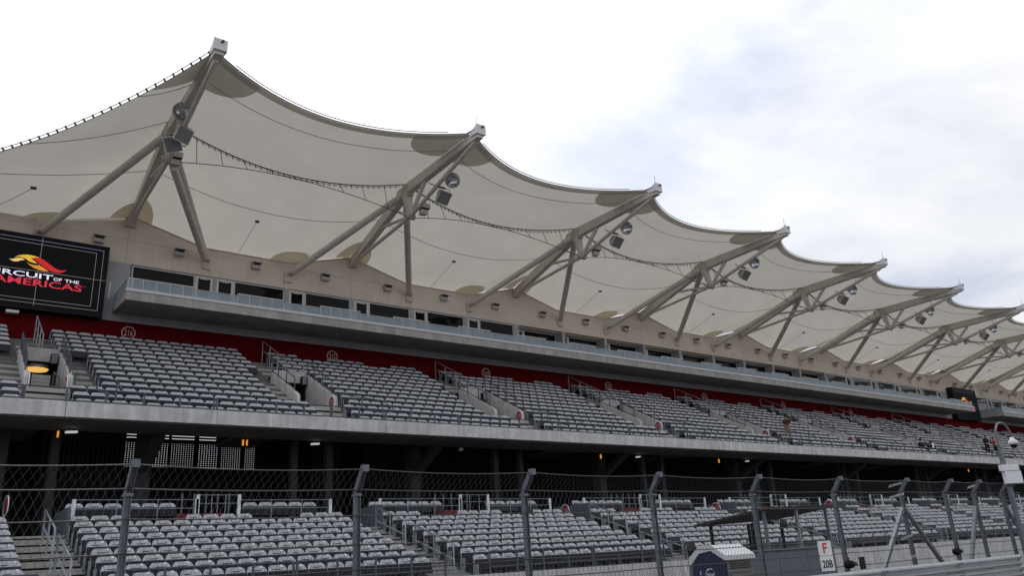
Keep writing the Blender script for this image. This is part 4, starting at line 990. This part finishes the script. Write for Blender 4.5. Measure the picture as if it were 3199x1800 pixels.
# camera pole
pl = thing('camera_pole', 'tall grey pole with hooked arm carrying a white dome camera and boxes', 'pole')
PX, PY = 30.12, 11.9
MB().tube([(PX, PY, GROUND), (PX, PY, 2.3), (PX, PY, 2.55)], 0.095, 14, r2=0.08).build('pole', 'galv', pl)
arc = [(PX, PY, 2.55), (PX, PY, 3.1)] + [(PX + 0.62 - 0.62 * math.cos(a), PY, 3.1 + 0.52 * math.sin(a)) for a in FR(0.15, math.pi, 16)] + [(PX + 1.24, PY, 3.22 - 0.15)]
MB().tube(arc, 0.036, 10).build('arm', 'galv', pl)
MB().lathe([(0.0, 0.14), (0.06, 0.13), (0.075, 0.06), (0.15, 0.0), (0.165, -0.10), (0.13, -0.12), (0, -0.12)], (PX + 1.24, PY, 3.0), (0, 0, 1), 20).build('dome_housing', 'white_plastic', pl)
MB().lathe([(0.12, 0.0), (0.115, -0.05), (0.07, -0.11), (0.0, -0.13)], (PX + 1.24, PY, 2.879), (0, 0, 1), 20).build('dome', 'black', pl)
d1 = Vector((-0.55, -0.83, 0)).normalized(); r1 = Vector((0.83, -0.55, 0))
def facing(name, m, c, hw, z0, z1, th):
    c = Vector(c); vs = []
    for y in (0, th):
        for sx, zz in ((-1, z0), (1, z0), (1, z1), (-1, z1)): vs.append(c + r1 * sx * hw - d1 * y + Vector((0, 0, zz)))
    return MB().add(vs, [(0, 1, 2, 3), (7, 6, 5, 4)] + [(i, i + 4, (i + 1) % 4 + 4, (i + 1) % 4) for i in range(4)], False).build(name, m, pl)
pc = Vector((PX, PY, 0)) + d1 * 0.30
facing('box', 'white_plastic', pc - r1 * 0.155, 0.15, 1.92, 2.13, 0.17); facing('box', 'white_plastic', pc + r1 * 0.155, 0.15, 1.92, 2.13, 0.17)
facing('cabinet', 'white_plastic', pc + r1 * 0.05, 0.285, 1.50, 1.90, 0.17); facing('strap', 'charcoal', pc - d1 * 0.14, 0.11, 1.42, 1.49, 0.10)

# portable toilet, marshal shelter, sign
tl = thing('portable_toilet', 'portable toilet with dark blue door side and white roof behind the fence', 'toilet')
tx0, tx1, ty0, ty1 = 17.75, 18.85, 14.3, 15.45
box('front_wall', 'toilet_grey', tl, tx0 + 0.02, tx1, ty0, ty0 + 0.04, GROUND + 0.12, -0.22); box('rear_wall', 'toilet_grey', tl, tx0 + 0.02, tx1, ty1 - 0.04, ty1, GROUND + 0.12, -0.2)
box('side_wall', 'toilet_grey', tl, tx1 - 0.04, tx1 - 0.001, ty0 + 0.041, ty1 - 0.041, GROUND + 0.12, -0.2); box('skid', 'black', tl, tx0, tx1, ty0, ty1, GROUND + 0.011, GROUND + 0.119)
MB().prism([(ty0 + 0.0, GROUND + 0.12), (ty1, GROUND + 0.12), (ty1, -0.42), (ty1 - 0.30, -0.12), (ty0 + 0.42, -0.06), (ty0, -0.32)], 0, tx0 - 0.03, tx0 + 0.018).build('door', 'toilet_blue', tl)
for q in range(4): box('vent_slat', 'black', tl, tx0 + 0.10, tx1 - 0.10, ty0 - 0.012, ty0 - 0.001, -0.36 - q * 0.055, -0.335 - q * 0.055)
box('inset_panel', 'charcoal', tl, tx0 + 0.10, tx1 - 0.12, ty0 - 0.014, ty0 - 0.001, -1.75, -0.62); box('panel_face', 'toilet_grey', tl, tx0 + 0.13, tx1 - 0.15, ty0 - 0.02, ty0 - 0.0145, -1.72, -0.65)
MB().prism([(ty0 - 0.06, -0.30), (ty0 - 0.06, -0.18), (ty0 + 0.40, 0.10), (ty1 - 0.35, 0.10), (ty1 + 0.06, -0.22), (ty1 + 0.06, -0.40), (ty1 + 0.02, -0.40), (ty1 - 0.30, -0.105), (ty0 + 0.42, -0.045), (ty0, -0.29)], 0, tx0 - 0.08, tx1 + 0.06).build('roof', 'toilet_white', tl)
text_mesh('lettering', 'United', 'sign_white', tl, 14.72, 15.02, -0.72, -0.58, tx0 - 0.034, face='-x')
MB().prism([(14.95 + 0.0, -0.56), (14.99, -0.56), (14.93, -0.50), (14.80, -0.49), (14.74, -0.52), (14.80, -0.515), (14.91, -0.525)], 0, tx0 - 0.038, tx0 - 0.031).build('emblem', 'sign_white', tl)
text_mesh('lettering', '--- ----', 'sign_white', tl, 14.76, 14.98, -0.82, -0.805, tx0 - 0.034, face='-x')
box('small_plate', 'rail_grey', tl, tx0 - 0.038, tx0 - 0.031, 15.15, 15.22, -0.66, -0.55)
hut = thing('marshal_shelter', 'open marshal shelter with flat dark roof on posts and grey lower panels', 'shelter')
rf = [(20.75, 14.9, 1.02), (24.25, 14.9, 1.05), (24.6, 17.4, 0.83), (20.3, 17.4, 0.69)]
MB().add(rf + [(x, y, z + 0.07) for x, y, z in rf], [(0, 3, 2, 1), (4, 5, 6, 7)] + [(i, (i + 1) % 4, (i + 1) % 4 + 4, i + 4) for i in range(4)], False).build('roof', 'hut_roof', hut)
for (x, y, m) in ((20.9, 15.2, 'galv'), (22.4, 15.1, 'rail_grey'), (24.0, 15.1, 'galv'), (20.7, 17.1, 'black'), (22.6, 17.1, 'black'), (24.4, 17.1, 'black'), (21.6, 16.2, 'black')): box('post', m, hut, x - 0.04, x + 0.04, y - 0.04, y + 0.04, GROUND, 0.70 if y > 16 else 1.0)
for q in range(3): box('wall_panel', 'hut_panel', hut, 19.62 + q * 1.42, 19.62 + q * 1.42 + 1.40, 15.0, 15.05, GROUND + 0.05, -0.16)
tube('panel_rail', 'galv_dark', hut, [(19.5, 14.98, -0.14), (23.9, 14.98, -0.14)], 0.035, 6)
box('wall_panel', 'hut_panel', hut, 19.57, 19.615, 15.0, 17.2, GROUND + 0.05, -0.2)
sg = thing('marker_sign', 'white marker sign reading red F above black 20B on the fence', 'sign')
c0 = Vector((18.93, FY - 0.10, 0)); r1s = Vector((0.86, -0.51, 0)).normalized(); ns = Vector((-0.51, -0.86, 0))
def plate(z0, z1):
    vs = []
    for y in (0, 0.02):
        for sx, zz in ((-1, z0), (1, z0), (1, z1), (-1, z1)): vs.append(c0 + r1s * sx * 0.175 - ns * y + Vector((0, 0, zz)))
    MB().add(vs, [(0, 1, 2, 3), (7, 6, 5, 4)] + [(i, i + 4, (i + 1) % 4 + 4, (i + 1) % 4) for i in range(4)], False).build('plate', 'sign_white', sg)
plate(-0.325, 0.03); plate(-0.69, -0.335)
for body, m, w, z0, z1 in (('F', 'sign_letter_red', 0.055, -0.27, -0.02), ('20B', 'sign_ink', 0.135, -0.62, -0.43)):
    o = text_mesh('lettering', body, m, sg, -w, w, z0, z1, -0.004, weight=0.022)
    for v in o.data.vertices: p = c0 + r1s * v.co.x + ns * (-v.co.y) + Vector((0, 0, v.co.z)); v.co = p
tube('post', 'galv_dark', sg, [c0 - ns * 0.05 + Vector((0, 0, GROUND)), c0 - ns * 0.05 + Vector((0, 0, 0.0))], 0.025, 6)

# ------------------------------------------------------------------ people
def skin(name, m, parent, verts, edges, radii, sub=2, root=0):
    me = bpy.data.meshes.new(name); me.from_pydata([tuple(v) for v in verts], edges, [])
    ob = bpy.data.objects.new(name, me); C.objects.link(ob)
    ob.modifiers.new('s', 'SKIN'); sv = me.skin_vertices[0].data
    for i, r in enumerate(radii): sv[i].radius = (r, r) if isinstance(r, (int, float)) else r; sv[i].use_root = (i == root)
    ob.modifiers.new('d', 'SUBSURF').levels = sub
    dg = bpy.context.evaluated_depsgraph_get(); new = bpy.data.meshes.new_from_object(ob.evaluated_get(dg)); bpy.data.objects.remove(ob); bpy.data.meshes.remove(me)
    new.materials.clear(); new.materials.append(MAT[m])
    for p in new.polygons: p.use_smooth = True
    new.name = name
    return link(name, new, parent)
def person(label, loc, yaw, h, top, legs, sit=False, hat=False, arms='front', scarf=None):
    t = thing('person', label, 'person'); t.location = loc; t.rotation_euler = (0, 0, yaw)
    k = h / 1.75; hip = 0.92 * k if not sit else 0.45
    B = lambda x, y, z: Vector((x * k, y * k, z if sit else z * k))
    Z = hip / k if not sit else hip
    v = [B(0, 0, Z), B(0, 0.01, Z + 0.22), B(0, 0.0, Z + 0.44), B(0, -0.01, Z + 0.56), B(0, -0.03, Z + 0.64), B(0, -0.05, Z + 0.74), B(0, -0.05, Z + 0.80)]
    E_ = [(0, 1), (1, 2), (2, 3), (3, 4), (4, 5), (5, 6)]; r = [(0.155 * k, 0.115 * k), (0.15 * k, 0.11 * k), (0.175 * k, 0.12 * k), (0.07 * k), 0.055 * k, (0.083 * k, 0.098 * k), (0.06 * k, 0.07 * k)]
    limbs = {}
    for s in (-1, 1):
        if sit: leg = [B(s * 0.10, -0.03, Z - 0.0), B(s * 0.13, -0.42, Z + 0.03), B(s * 0.13, -0.46, Z - 0.38), B(s * 0.13, -0.58, Z - 0.42)]
        else: leg = [B(s * 0.10, 0, Z - 0.06), B(s * 0.115, -0.02, 0.50), B(s * 0.125, 0.02, 0.09), B(s * 0.14, -0.12, 0.045)]
        b = len(v); v += leg; E_ += [(0, b), (b, b + 1), (b + 1, b + 2), (b + 2, b + 3)]; r += [0.088 * k, 0.058 * k, 0.042 * k, 0.038 * k]; limbs[('leg', s)] = leg
        if arms == 'front': arm = [B(s * 0.185, 0.0, Z + 0.47), B(s * 0.25, 0.0, Z + 0.22), B(s * 0.10, -0.19, Z + 0.10), B(s * 0.03, -0.22, Z + 0.08)]
        elif arms == 'up': arm = [B(s * 0.185, 0.0, Z + 0.47), B(s * 0.27, -0.15, Z + 0.30), B(s * 0.12, -0.30, Z + 0.50), B(s * 0.08, -0.33, Z + 0.56)]
        else: arm = [B(s * 0.185, 0.0, Z + 0.47), B(s * 0.24, 0.02, Z + 0.20), B(s * 0.24, -0.06, Z - 0.04), B(s * 0.235, -0.08, Z - 0.11)]
        b = len(v); v += arm; E_ += [(2, b), (b, b + 1), (b + 1, b + 2), (b + 2, b + 3)]; r += [0.058 * k, 0.043 * k, 0.033 * k, (0.042 * k, 0.022 * k)]; limbs[('arm', s)] = arm
        # fingers and thumb, each its own short chain rooted in the palm
        wst = arm[3]; d = (arm[3] - arm[2]).normalized(); sd_ = d.cross(Vector((0, 0, 1)));
        if sd_.length < 0.2: sd_ = Vector((0, 1, 0))
        sd_.normalize()
        for q, ln_ in enumerate((0.062, 0.072, 0.068, 0.052)):
            f0 = wst + sd_ * (q - 1.5) * 0.02; f1 = f0 + d * ln_ * 0.6 * k; f2 = f1 + (d + Vector((0, 0, -0.5))).normalized() * ln_ * 0.5 * k
            b = len(v); v += [f1, f2]; E_ += [(b - 1 - q * 2, b), (b, b + 1)]; r += [0.0095, 0.008]
        b = len(v); th = wst + sd_ * 0.045 - d * 0.01; v += [th, th + (d + sd_ * 0.4).normalized() * 0.045]; E_ += [(b - 9, b), (b, b + 1)]; r += [0.011, 0.009]
    skin('body', 'skin', t, v, E_, r)
    # clothes over the body
    cv = [v[0] + B(0, 0, -0.02) * (1 if not sit else 0), v[1], v[2], v[3] + Vector((0, 0, -0.05 * k))]; ce = [(0, 1), (1, 2), (2, 3)]; crd = [(0.178 * k, 0.135 * k), (0.172 * k, 0.13 * k), (0.195 * k, 0.14 * k), 0.09 * k]
    for s in (-1, 1):
        a = limbs[('arm', s)]; b = len(cv); full = top != 'maroon'
        cv += [a[0], a[1]] + ([a[2]] if full else []); ce += [(2, b), (b, b + 1)] + ([(b + 1, b + 2)] if full else []); crd += [0.075 * k, 0.062 * k] + ([0.048 * k] if full else [])
    skin('shirt' if top == 'maroon' else 'jacket', top, t, cv, ce, crd)
    lv = [v[0] + Vector((0, 0, 0.05 * k))]; le = []; lr = [(0.165 * k, 0.125 * k)]
    for s in (-1, 1):
        a = limbs[('leg', s)]; b = len(lv); lv += a[:3]; le += [(0, b), (b, b + 1), (b + 1, b + 2)]; lr += [0.108 * k, 0.083 * k, 0.072 * k]
        box('shoe', 'shoe', t, a[2].x - 0.05, a[2].x + 0.05, a[2].y - 0.2, a[2].y + 0.07, a[2].z - 0.09, a[2].z - 0.01)
    skin('trousers', legs, t, lv, le, lr)
    hc = v[5]
    MB().lathe([(0.0, 0.145 * k), (0.06 * k, 0.135 * k), (0.098 * k, 0.09 * k), (0.112 * k, 0.03 * k), (0.106 * k, 0.0 if hat else -0.03 * k)], hc + Vector((0, 0.014 * k, -0.01)), (0, 0.12, 1), 16).build('cap' if hat else 'hair', 'black' if hat else 'hair', t)
    if hat: MB().beam(hc + Vector((0, -0.07 * k, 0.03 * k)), hc + Vector((0, -0.19 * k, 0.015 * k)), 0.15 * k, 0.012).build('cap_peak', 'black', t)
    for s in (-1, 1):
        MB().lathe([(0, 0.012), (0.010, 0.008), (0.012, 0)], hc + Vector((s * 0.033 * k, -0.096 * k, 0.01 * k)), (0, -1, 0), 8).build('eye', 'hair', t)
        MB().lathe([(0, 0.012), (0.022 * k, 0.01), (0.026 * k, 0)], hc + Vector((s * 0.088 * k, 0.0, 0.0)), (s, -0.2, 0), 8).build('ear', 'skin', t)
    MB().beam(hc + Vector((0, -0.095 * k, 0.01 * k)), hc + Vector((0, -0.122 * k, -0.03 * k)), 0.02 * k, 0.02 * k, w2=0.03 * k).build('nose', 'skin', t)
    MB().beam(hc + Vector((-0.024 * k, -0.094 * k, -0.055 * k)), hc + Vector((0.024 * k, -0.094 * k, -0.055 * k)), 0.01, 0.008).build('mouth', 'maroon', t)
    if scarf: skin('scarf', scarf, t, [hc + Vector((-0.09 * k, -0.02, -0.13 * k)), hc + Vector((0, -0.10 * k, -0.16 * k)), hc + Vector((0.09 * k, -0.02, -0.13 * k)), hc + Vector((0, 0.07 * k, -0.12 * k))], [(0, 1), (1, 2), (2, 3), (3, 0)], [0.05 * k] * 4)
    return t
person('person standing in the aisle in maroon polo shirt, khaki trousers and black cap', (48.3, 32.1, 6.72), rad(-48), 1.74, 'maroon', 'khaki', hat=True, arms='front')
person('person in black clothing sitting in the front rows, head raised', (65.2, 31.45, UF(12) + 0.02), rad(-20), 1.75, 'black_cloth', 'black_cloth', sit=True)
person('person in black clothing sitting leaned beside the other, holding white paper', (66.9, 31.45, UF(12) - 0.12), rad(-60), 1.70, 'black_cloth', 'black_cloth', sit=True, arms='up')
pp = thing('paper', 'small white sheet of paper held by the seated person', 'paper'); MB().beam((66.1, 30.95, 6.62), (66.1, 30.95, 7.02), 0.24, 0.01, up=(0, 1, 0)).build('sheet', 'tag_white', pp)
person('person standing in black jacket with pink scarf, farther right on the upper deck', (79.0, 32.2, 6.7), rad(-35), 1.72, 'black_cloth', 'black_cloth', scarf='pink_cloth')
person('person standing in bright pink jacket and black trousers on the upper deck', (79.9, 31.9, 6.6), rad(-120), 1.62, 'pink_cloth', 'black_cloth', arms='up')

# ------------------------------------------------------------------ lift the plan so that the ground is at z = 0
for o in list(S.objects):
    if o.parent is None and o.type in ('MESH', 'EMPTY'): o.location.z += H
